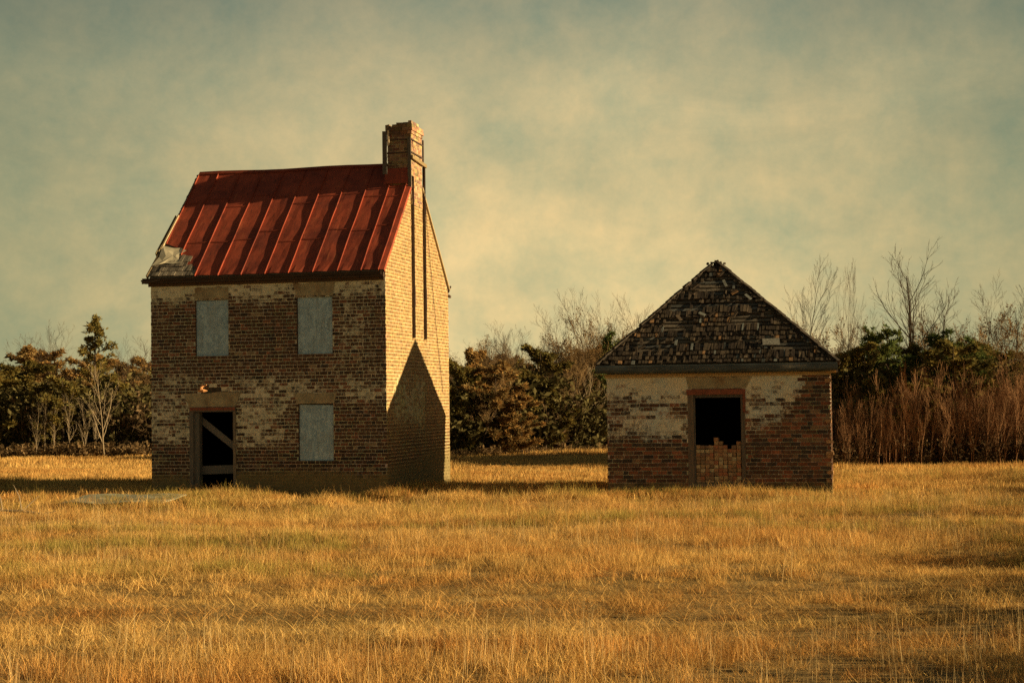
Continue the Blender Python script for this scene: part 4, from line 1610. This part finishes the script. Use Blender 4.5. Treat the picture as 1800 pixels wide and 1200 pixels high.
def tree(kind, px, top, Y, label, wid=1.0, var=None, rot=None, tilt=0.0, group=None):
    if 780 < px < 1200:
        Y += 3.5
    x = px_world(px, Y)
    g = float(gz(x, Y))
    H, parts = PROTO[kind][(var if var is not None else rt.randrange(9)) % len(PROTO[kind])]
    h = z_at(px, top, Y) - g
    s = h / H
    if kind in ('bare', 'forked') and wid > 0.5:
        wid = max(wid, 1.0)
    root = empty(TREE_N[kind], (x, Y, g - 0.03), 0, label, "tree", group or "trees along the edge of the field")
    root.rotation_euler = (0, tilt, rot if rot is not None else rt.uniform(0, 6.28))
    root.scale = (s * wid, s * wid, s)
    for nm, me in parts:
        o = bpy.data.objects.new(nm, me)
        COL.objects.link(o)
        o.parent = root
    return root


# left wood
tree('cedar', -20, 636, 74, "olive evergreen cut off by the left edge of the picture", 1.25, 2)
tree('cedar', 48, 628, 75, "broad rounded olive evergreen, the bulkiest at the far left", 1.35, 2)
tree('cedar', 108, 655, 73, "olive evergreen under the bare twiggy tree at the left", 1.2, 0)
tree('bare', 103, 566, 78, "bare twiggy tree standing above the olive evergreens at the left", 1.0, 0)
tree('slim_cedar', 163, 548, 77, "slender tall evergreen, highest of the trees left of the house", 1.0, 0)
tree('pale', 183, 636, 71, "pale bare trunk with drooping side branches under the slender evergreen", 0.9, 0)
tree('cedar', 208, 664, 75, "dark rounded evergreen between the slender evergreen and the house", 1.1, 1)
tree('brown_cedar', 148, 668, 76, "evergreen at the foot of the slender tall evergreen", 1.1, 1)
tree('bare', 198, 590, 84, "faint bare tree behind the dark rounded evergreen at the left", 0.8, 1)
tree('brushy', 246, 640, 82, "hazy brown leafless tree close beside the house's left edge", 1.0, 0)
tree('bare', 52, 590, 86, "faint bare tree rising behind the broad rounded evergreen", 0.9, 2)
tree('brushy', 226, 655, 86, "brown brush tree behind the dark rounded evergreen at the left", 0.9, 1)
for i, (px, tp) in enumerate(((62, 706), (78, 696), (94, 712), (122, 690), (150, 700), (168, 704))):
    tree('pale', px, tp, 71.2 + (i % 3) * 0.5, "thin pale trunk at the front edge of the left wood", 0.7, i, group="thin pale trunks along the left wood")
# middle wood, between the buildings
tree('cedar', 800, 626, 60, "dark evergreen touching the right edge of the sunlit gable", 1.05, 0)
tree('brown_cedar', 833, 612, 61.5, "bronzed evergreen second from the sunlit gable", 1.0, 1)
tree('brown_cedar', 872, 636, 60.5, "broad bronzed evergreen midway between gable and leaning snag", 1.35, 2)
tree('bare', 878, 566, 70, "bare tree left of the pair rising over the bronzed evergreens", 0.8, 2)
tree('bare', 908, 574, 72, "bare tree right of the pair rising over the bronzed evergreens", 0.9, 0)
tree('bare', 957, 570, 62, "dark leaning tree with a broken bare top between the buildings", 0.8, 1, rot=2.0, tilt=0.10)
tree('cedar', 948, 600, 62.5, "dark full evergreen in the middle between the two buildings", 1.15, 0)
tree('brushy', 1012, 584, 65.5, "twiggy tan tree left of the pine at the outbuilding's edge", 1.15, 0)
tree('brushy', 985, 630, 63.5, "low twiggy tan tree right of the dark middle evergreen", 1.1, 2)
tree('brushy', 1038, 540, 67.5, "tall twiggy tan tree crowding the outbuilding's left roof edge", 1.0, 1)
tree('forked', 1042, 508, 72, "tall bare tree left of the outbuilding roof", 0.75, 1)
tree('bare', 985, 532, 76, "faint tall bare tree over the middle of the wood", 0.7, 0)
tree('pine', 1066, 576, 65.5, "dark tufted pine half behind the outbuilding's left edge", 0.85, 0)
tree('pale', 1010, 640, 64, "pale slanting branches catching sun beside the tan tree", 1.2, 1, tilt=0.22)
tree('cedar', 1050, 700, 65, "low dark evergreen by the outbuilding's left wall", 1.2, 1)
tree('brown_cedar', 915, 690, 60.5, "low bronzed evergreen before the dark middle evergreen", 1.4, 0)
tree('forked', 1108, 512, 74, "bare tree showing over the left slope of the shingle roof", 0.8, 0)
tree('bare', 1145, 520, 78, "faint bare tree just above the shingle roof's left slope", 0.8, 1)
tree('brushy', 838, 660, 60, "low brown brush tree near the sunlit gable", 1.2, 1)
# right wood
tree('vee', 1392, 436, 57, "tall V-forked bare tree above the right slope of the shingle roof", 1.0, 0, rot=0.0)
tree('forked', 1478, 462, 57, "narrow forked bare tree just right of the outbuilding", 0.45, 2, rot=1.0)
tree('bare', 1500, 540, 57, "thin bare tree with small top right of the narrow forked tree", 0.6, 1)
tree('brushy', 1432, 556, 56.5, "pale golden twiggy tree behind the shingle roof's right slope", 0.9, 0)
tree('brushy', 1462, 560, 57, "golden twiggy tree at the right end of the gutter", 0.8, 1)
tree('brushy', 1512, 562, 57, "thin golden twiggy tree between two pines", 0.6, 2)
tree('cedar', 1488, 606, 54, "dark evergreen immediately right of the outbuilding", 1.05, 0)
tree('pine', 1530, 566, 56, "ragged small pine left of the tall pine", 0.8, 1)
tree('pine', 1558, 566, 54, "yellowish green pine before the big forked bare tree", 1.0, 2)
tree('bigfork', 1606, 430, 58, "big bare tree forking wide, the tallest in the right wood", 1.15, 0, rot=0.1)
tree('pine', 1610, 612, 53, "low pine under the big forked bare tree", 1.2, 0)
tree('cedar', 1672, 590, 52, "broad dark green evergreen right of the big forked tree", 1.3, 2)
tree('pine', 1712, 584, 53, "dark pine at the foot of the slanting bare tree", 1.1, 1)
tree('bare', 1690, 482, 57, "slanting slim bare tree right of the big forked tree", 0.55, 1, rot=0.3, tilt=0.13)
tree('brushy', 1660, 565, 56, "dense brown twiggy tree behind the broad dark evergreen", 1.1, 0)
tree('brushy', 1742, 536, 55, "dusky rounded twiggy tree near the right edge", 1.2, 1)
tree('brushy', 1790, 548, 52, "dark bushy brown tree at the right edge of the picture", 1.2, 2)
tree('bare', 1788, 500, 56, "slim bare tree standing at the right edge", 0.6, 2)
tree('cedar', 1540, 655, 52, "low dark evergreen behind the saplings, beneath the pines", 1.3, 1)
tree('cedar', 1620, 660, 51, "low dark evergreen behind the saplings, under the big forked tree", 1.3, 2)
tree('brushy', 1590, 560, 57, "grey-brown twiggy tree behind the big forked tree", 1.0, 2)
tree('bare', 1640, 560, 57, "bare tree in the thick of the right wood", 0.9, 0)

tree('cedar', 1516, 596, 54, "dark evergreen between the ragged small pine and the tall pine", 1.1, 0)
tree('cedar', 1598, 598, 55, "dark evergreen just left of the big forked bare tree's foot", 1.2, 1)
tree('pine', 1650, 572, 54.5, "green pine directly right of the big forked bare tree", 1.1, 0)
tree('cedar', 1738, 600, 54, "dark evergreen beneath the dusky rounded twiggy tree", 1.2, 2)
tree('pine', 1688, 590, 55, "pine just left of the foot of the slanting bare tree", 1.0, 2)

tree('brushy', 858, 598, 72, "tan twiggy tree rising behind the broad bronzed evergreen", 1.0, 0)
tree('brushy', 905, 592, 73, "tan twiggy tree under the right one of the bare pair", 1.0, 1)
tree('brushy', 1000, 560, 74, "tall tan twiggy tree between the dark middle evergreen and the pine", 1.0, 2)
tree('brushy', 1082, 560, 73, "tan twiggy tree partly hidden by the shingle roof's left corner", 1.0, 0)
tree('brushy', 1560, 556, 59, "brown twiggy tree topping out over the tall pine", 1.1, 1)
tree('brushy', 1705, 548, 59, "brown twiggy tree beside the slanting bare tree", 1.1, 2)
tree('brushy', 1768, 536, 58, "brown twiggy tree between the dusky rounded tree and the edge", 1.1, 0)

# saplings in front of the right wood
for i in range(280):
    px = 1462 + 390 * ((i + rt.random()) / 280)
    Y = 49.6 + rt.uniform(0, 3.4)
    top = 742 - 40 * min(1.0, max(0.0, (px - 1470) / 60.0)) + rt.gauss(12, 20) - (38 if rt.random() < 0.09 else 0) - 0.11 * (px - 1470)
    x = px_world(px, Y)
    g = float(gz(x, Y))
    h = z_at(px, top, Y) - g
    o = bpy.data.objects.new("sapling", SAP[i % 5][1])
    COL.objects.link(o)
    o.location = (x, Y, g - 0.03)
    s = h / SAP[i % 5][0]
    o.scale = (s * 1.05, s * 1.05, s)
    o.rotation_euler = (rt.uniform(-.05, .05), rt.uniform(-.05, .05), rt.uniform(0, 6.28))
    o["label"] = "thin reddish bare sapling in the thicket right of the outbuilding"
    o["category"] = "sapling"
    o["group"] = "reddish saplings before the right wood"


# ================================================================== scattered growth (grass, underbrush, far wood)
def scatter(name, label, meshes, pts, rot, scl, idx, kind="stuff"):
    pc = bpy.data.collections.new(name + "_sources")
    for i, me in enumerate(meshes):
        ob = bpy.data.objects.new("%s_source_%02d" % (name, i), me)
        pc.objects.link(ob)
    n = len(pts)
    me = bpy.data.meshes.new(name)
    me.vertices.add(n)
    me.vertices.foreach_set("co", np.asarray(pts, 'f').ravel())
    a = me.attributes.new("rot", 'FLOAT_VECTOR', 'POINT')
    a.data.foreach_set("vector", np.asarray(rot, 'f').ravel())
    a = me.attributes.new("scl", 'FLOAT_VECTOR', 'POINT')
    a.data.foreach_set("vector", np.asarray(scl, 'f').ravel())
    a = me.attributes.new("idx", 'INT', 'POINT')
    a.data.foreach_set("value", np.asarray(idx, 'i').ravel())
    ng = bpy.data.node_groups.new(name + "_nodes", 'GeometryNodeTree')
    ng.interface.new_socket("Geometry", in_out='INPUT', socket_type='NodeSocketGeometry')
    ng.interface.new_socket("Geometry", in_out='OUTPUT', socket_type='NodeSocketGeometry')
    gi, go = ng.nodes.new('NodeGroupInput'), ng.nodes.new('NodeGroupOutput')
    ip = ng.nodes.new('GeometryNodeInstanceOnPoints')
    ci = ng.nodes.new('GeometryNodeCollectionInfo')
    ci.inputs['Collection'].default_value = pc
    ci.inputs['Separate Children'].default_value = True
    ci.inputs['Reset Children'].default_value = True

    def na(nm, ty):
        x = ng.nodes.new('GeometryNodeInputNamedAttribute')
        x.data_type = ty
        x.inputs['Name'].default_value = nm
        return x.outputs['Attribute']
    L = ng.links.new
    L(gi.outputs[0], ip.inputs['Points'])
    L(ci.outputs[0], ip.inputs['Instance'])
    ip.inputs['Pick Instance'].default_value = True
    L(na("idx", 'INT'), ip.inputs['Instance Index'])
    er = ng.nodes.new('FunctionNodeEulerToRotation')
    L(na("rot", 'FLOAT_VECTOR'), er.inputs[0])
    L(er.outputs[0], ip.inputs['Rotation'])
    L(na("scl", 'FLOAT_VECTOR'), ip.inputs['Scale'])
    L(ip.outputs[0], go.inputs[0])
    o = bpy.data.objects.new(name, me)
    COL.objects.link(o)
    md = o.modifiers.new("scatter", 'NODES')
    md.node_group = ng
    o["kind"] = kind
    o["label"] = label
    return o


def blade_tuft(seed, n, rad, hmin, hmax, wid, lean, curl, mat, lie=0.0, segs=3):
    r = random.Random(seed)
    m = MB()
    for i in range(n):
        a = r.uniform(0, 6.283)
        d = rad * math.sqrt(r.random())
        p = Vector((math.cos(a) * d, math.sin(a) * d, -0.02))
        h = r.uniform(hmin, hmax)
        b = r.uniform(0, 6.283)
        dr = Vector((math.cos(b), math.sin(b), 0))
        ln = abs(r.gauss(0, lean)) + lie * r.uniform(0.5, 1.2)
        cu = r.uniform(0.2, 1.0) * curl
        w = wid * r.uniform(0.6, 1.3)
        e = r.uniform(0, 6.283)
        sd = Vector((math.cos(e), math.sin(e), 0))
        t = r.uniform(0.6, 1.3)
        wm = r.uniform(-0.1, 0.1)
        col = (t, t * (1 - wm * 0.6), t * (1 - wm))
        prev = None
        q = p.copy()
        for s in range(segs + 1):
            f = s / segs
            ang = min(ln + cu * f * f * 1.6, 2.3)
            ww = w * (1 - 0.8 * f) * 0.5
            cur = (q - sd * ww, q + sd * ww)
            if prev:
                m.quad(prev[0], prev[1], cur[1], cur[0], col)
            prev = cur
            q = q + (Vector((0, 0, 1)) * math.cos(ang) + dr * math.sin(ang)) * (h / segs)
            if q.z < 0.0 and s > 0:
                q.z = 0.0 + 0.01 * r.random()
    return m.mesh("grass", mat)


G = []
for s in range(5):
    G.append(blade_tuft(400 + s, 46, 0.14, 0.05, 0.17, 0.0055, 0.5, 0.9, M['grass']))          # 0-4 straw tuft
for s in range(3):
    G.append(blade_tuft(420 + s, 60, 0.20, 0.08, 0.24, 0.0055, 0.5, 1.4, M['grass'], lie=0.35))  # 5-7 matted tussock
for s in range(3):
    G.append(blade_tuft(440 + s, 5, 0.10, 0.24, 0.46, 0.0042, 0.10, 0.15, M['stalk'], segs=2))  # 8-10 tall stalks
for s in range(3):
    G.append(blade_tuft(460 + s, 40, 0.20, 0.06, 0.18, 0.006, 0.3, 0.4, M['grass'], lie=1.15))  # 11-13 flattened litter
for s in range(2):
    G.append(blade_tuft(480 + s, 55, 0.16, 0.08, 0.26, 0.006, 0.4, 0.9, M['green_grass']))      # 14-15 greenish tuft
for s in range(3):
    G.append(blade_tuft(500 + s, 110, 0.55, 0.05, 0.18, 0.016, 0.3, 0.6, M['grass'], segs=2))   # 16-18 far patch

g_rs = np.random.RandomState(5)


def in_rect(x, y, ox, oy, yaw, w, l, pad):
    dx, dy = x - ox, y - oy
    c, s = math.cos(yaw), math.sin(yaw)
    lx, ly = dx * c - dy * s, dx * s + dy * c
    return (lx > -w - pad) & (lx < pad) & (ly > -pad) & (ly < l + pad)


P_, R_l, S_l, I_l = [], [], [], []


def add(x, y, idx, smin, smax, tilt=0.0, zs=None):
    ok = ~(in_rect(x, y, -2.918, 38.16, R(13.2), HW, HL, 0.03) | in_rect(x, y, 6.992, 36.4, R(11.3), SW, SL, 0.03))
    x, y, idx = x[ok], y[ok], idx[ok]
    n = len(x)
    P_.append(np.stack([x, y, gz(x, y)], 1))
    R_l.append(np.stack([g_rs.uniform(-tilt, tilt, n), g_rs.uniform(-tilt, tilt, n), g_rs.uniform(0, 6.28, n)], 1))
    s = g_rs.uniform(smin, smax, n)
    z = s if zs is None else s * zs[ok]
    S_l.append(np.stack([s, s, z], 1))
    I_l.append(idx)


def band(y0, y1, dens, marg=1.5):
    """random points over the field from y0 to y1, a little wider than the view"""
    yc = np.linspace(y0, y1, 60)
    hw = 0.36 * yc + marg
    n = int(dens * np.trapezoid(2 * hw, yc)) if hasattr(np, 'trapezoid') else int(dens * np.trapz(2 * hw, yc))
    y = g_rs.uniform(y0, y1, n * 2)
    keep = g_rs.rand(n * 2) < (0.36 * y + marg) / (0.36 * y1 + marg)
    y = y[keep][:n]
    x = g_rs.uniform(-1, 1, len(y)) * (0.36 * y + marg)
    return x, y


def track(x, y):
    yy = y + 0.4 * np.sin(x * 0.2)
    return sstep(15.0, 15.7, yy) * (1 - sstep(19.0, 20.0, yy))


# straw tufts
x, y = band(8, 34, 42)
den = 0.30 + 0.9 * vnoise(x * 0.4, y, 0.9)
den *= 1 - 0.85 * track(x, y)
den *= 1 - 0.9 * sstep(0.58, 0.74, vnoise(x * 0.4 + 9, y + 4, 1.1))
k = g_rs.rand(len(x)) < den
x, y = x[k], y[k]
zs = 0.5 + 1.1 * vnoise(x * 0.45 + 3, y + 1, 0.6) + 0.25 * (1 - sstep(13, 15, y))
add(x, y, np.where(g_rs.rand(len(x)) < 0.55, g_rs.randint(0, 5, len(x)), g_rs.randint(5, 8, len(x))), 0.65, 1.15, 0.2, zs)
# flattened litter, mostly on the mown track
x, y = band(8, 36, 38)
k = g_rs.rand(len(x)) < 0.5 + 0.5 * track(x, y)
x, y = x[k], y[k]
add(x, y, g_rs.randint(11, 14, len(x)), 0.7, 1.3, 0.15)
# tall stalks
x, y = band(8, 34, 14)
k = g_rs.rand(len(x)) < (0.08 + 0.7 * (1 - sstep(14.0, 15.6, y)) + 0.45 * sstep(20, 22, y) * (vnoise(x * 0.5 + 2, y, 0.6) > 0.5)) * (1 - 0.93 * track(x, y))
x, y = x[k], y[k]
add(x, y, g_rs.randint(8, 11, len(x)), 0.7, 1.15, 0.12)
# greenish tufts in patches
x, y = band(20, 38, 16)
k = (vnoise(x * 0.35 + 7, y + 2, 0.7) > 0.62) & (g_rs.rand(len(x)) < 0.8)
x, y = x[k], y[k]
add(x, y, g_rs.randint(14, 16, len(x)), 0.7, 1.1, 0.1)
# tussocks in front of and around the buildings
x, y = band(31, 46, 22)
tus = vnoise(x * 0.9, y * 1.0 + 2, 0.9)
k = g_rs.rand(len(x)) < (0.30 + 0.8 * sstep(0.45, 0.7, tus))
x, y, tus = x[k], y[k], tus[k]
gi_ = np.where(g_rs.rand(len(x)) < 0.86, g_rs.randint(5, 8, len(x)), g_rs.randint(14, 16, len(x)))
add(x, y, gi_, 0.8, 1.4, 0.25, 0.6 + 0.9 * sstep(0.45, 0.75, tus))
# big humped tussocks before the buildings and between them
cx_, cy_ = [], []
for _ in range(75):
    if g_rs.rand() < 0.75:
        Yc = g_rs.uniform(31.5, 35.6)
    else:
        Yc = g_rs.uniform(38, 50)
    Xc = g_rs.uniform(-0.36, 0.36) * Yc
    n = g_rs.randint(6, 20)
    cx_ += list(g_rs.normal(Xc, 0.55, n))
    cy_ += list(g_rs.normal(Yc, 0.22, n))
x, y = np.array(cx_), np.array(cy_)
add(x, y, g_rs.randint(5, 8, len(x)), 1.2, 1.9, 0.3)
# tufts against the walls
for (ox, oy, yaw, w) in ((-2.918, 38.16, R(13.2), HW), (6.992, 36.4, R(11.3), SW)):
    n = 420
    t = g_rs.uniform(-w - 0.3, 0.3, n)
    d = -0.06 - np.abs(g_rs.normal(0, 0.3, n))
    c, s = math.cos(yaw), math.sin(yaw)
    x, y = ox + t * c + d * s, oy - t * s + d * c
    add(x, y, np.where(g_rs.rand(n) < 0.7, g_rs.randint(5, 8, n), g_rs.randint(14, 16, n)), 0.7, 1.2, 0.2)
# far patches
x, y = band(36, 58, 7, 4)
add(x, y, g_rs.randint(16, 19, len(x)), 0.7, 1.2, 0.1, 0.55 + 0.6 * vnoise(x, y, 0.3))
x, y = band(58, 90, 2.6, 6)
add(x, y, g_rs.randint(16, 19, len(x)), 1.0, 1.6, 0.1, 0.5 + 0.5 * vnoise(x, y, 0.3))
scatter("grass", "dry straw coloured winter grass covering the field", G, np.concatenate(P_), np.concatenate(R_l), np.concatenate(S_l), np.concatenate(I_l))


# underbrush
def bush(seed, n, H, W, mat, leaf=0):
    r = random.Random(seed)
    m = MB()
    for i in range(n):
        a = r.uniform(0, 6.283)
        p = Vector((math.cos(a), math.sin(a), 0)) * r.uniform(0, 0.25) * W
        d = Vector((math.cos(a) * r.uniform(0, 0.8), math.sin(a) * r.uniform(0, 0.8), 1)).normalized()
        L = H * r.uniform(0.5, 1.05)
        pts, rads = [p], [0.011]
        for s in range(4):
            d = (d + Vector((r.uniform(-.25, .25), r.uniform(-.25, .25), r.uniform(-.1, .15)))).normalized()
            pts.append(pts[-1] + d * L / 4)
            rads.append(0.011 - 0.0022 * (s + 1))
        t = r.uniform(0.6, 1.2)
        m.tube(pts, rads, 3, (t, t, t))
        for b in range(6):
            q = pts[r.randrange(1, 5)]
            e = Vector((r.gauss(0, 1), r.gauss(0, 1), r.gauss(0.5, 0.8))).normalized()
            q2 = q + e * H * r.uniform(0.1, 0.28)
            m.tube([q, q2], [0.006, 0.003], 3, (t, t, t))
            for _ in range(leaf):
                c = q.lerp(q2, r.random())
                f = Vector((r.gauss(0, 1), r.gauss(0, 1), r.gauss(0, 1))).normalized()
                g = f.cross(Vector((r.gauss(0, 1), r.gauss(0, 1), r.gauss(0, 1)))).normalized()
                z = r.uniform(0.05, 0.11)
                u = r.uniform(0.5, 1.2)
                m.quad(c, c + f * z + g * z * .5, c + f * z * 2, c + f * z - g * z * .5, (u, u, u))
    return m.mesh("bush", mat)


M['brush_a'] = leaf_mat("brown_brush", (0.14, 0.092, 0.05), 0.1)
M['brush_b'] = leaf_mat("dark_evergreen_brush", (0.12, 0.10, 0.042), 0.1)
M['brush_c'] = leaf_mat("tan_weeds", (0.26, 0.17, 0.085), 0.2)
B = [bush(600, 26, 1.6, 0.8, M['brush_a'], 1), bush(601, 26, 1.9, 0.9, M['brush_a'], 2), bush(602, 24, 1.6, 1.0, M['brush_b'], 5), bush(603, 24, 1.9, 1.0, M['brush_b'], 5),
     bush(604, 14, 0.6, 0.7, M['brush_c'], 1)]
pts, rot, scl, idx = [], [], [], []


def brush_row(px0, px1, Y0, Y1, n, hmin, hmax, kinds):
    for i in range(n):
        px = px0 + (px1 - px0) * (i + rt.random()) / n
        Y = rt.uniform(Y0, Y1)
        if 765 < px0 < 785:
            Y += 5.5 * (px - 780) / 320.0 + 1.5
        x = px_world(px, Y)
        pts.append((x, Y, float(gz(x, Y)) - 0.05))
        rot.append((0, 0, rt.uniform(0, 6.28)))
        k = rt.choice(kinds)
        h = rt.uniform(hmin, hmax) / (1.75 if k < 4 else 0.6)
        scl.append((h * 1.15, h * 1.15, h))
        idx.append(k)


brush_row(-120, 290, 73.5, 80, 190, 1.6, 3.0, (0, 1, 2, 3, 3))
brush_row(-120, 290, 80, 92, 130, 2.2, 3.6, (1, 2, 3))
brush_row(770, 1110, 61.5, 68, 190, 1.4, 2.8, (0, 2, 3, 3))
brush_row(770, 1200, 68, 80, 150, 2.0, 3.4, (1, 2, 3, 0))
brush_row(1480, 1960, 54, 58, 200, 1.5, 2.9, (0, 2, 3, 3))
brush_row(1380, 1950, 56, 59, 130, 1.8, 2.8, (1, 2, 3, 0))
brush_row(1455, 1900, 49.8, 52.5, 170, 0.5, 1.2, (0, 1, 0))
for i in range(170):      # unseen shrubs added off the right side to shade the field's edge
    Y = rt.uniform(11, 43)
    x = 0.322 * Y + 0.9 + abs(rt.gauss(0, 2.2))
    pts.append((x, Y, float(gz(x, Y)) - 0.05))
    rot.append((0, 0, rt.uniform(0, 6.28)))
    h = rt.uniform(0.35, 0.75)
    scl.append((h, h, h))
    idx.append(rt.choice((0, 0, 1)))
brush_row(-60, 280, 71, 73, 70, 0.35, 0.8, (4,))
brush_row(780, 1080, 60.2, 61.4, 60, 0.2, 0.5, (4, 4, 0))
brush_row(280, 780, 72, 80, 100, 1.2, 2.0, (0, 2, 3))
scatter("underbrush", "dark tangled underbrush along the foot of the woods, with unseen shrubs added to shade the right", B, pts, rot, scl, idx)

# the wood further back, one mass
pts, rot, scl, idx = [], [], [], []
FM = []
for kind, v in (('cedar', 0), ('cedar', 1), ('brushy', 0), ('brushy', 1), ('bare', 0), ('brown_cedar', 2)):
    H, parts = PROTO[kind][v]
    for nm, me in parts:
        if nm == 'trunk' and kind != 'bare':
            continue
        FM.append((kind, H, me))
for px0, px1, Y0, Y1, n, h0, h1 in ((-250, 330, 84, 110, 110, 3.0, 5.2), (330, 770, 84, 104, 50, 2.4, 3.4), (760, 1240, 74, 104, 110, 3.0, 5.2), (1380, 2100, 57, 60, 60, 2.6, 4.0)):
    for i in range(n):
        px = px0 + (px1 - px0) * (i + rt.random()) / n
        Y = rt.uniform(Y0, Y1)
        x = px_world(px, Y)
        j = rt.randrange(len(FM))
        h = rt.uniform(h0, h1)
        if FM[j][0] == 'bare':
            h *= 1.25
        pts.append((x, Y, float(gz(x, Y))))
        rot.append((0, 0, rt.uniform(0, 6.28)))
        s = h / FM[j][1]
        scl.append((s * 1.25, s * 1.25, s))
        idx.append(j)
scatter("distant_wood", "low woodland massed behind the nearer trees", [f[2] for f in FM], pts, rot, scl, idx)
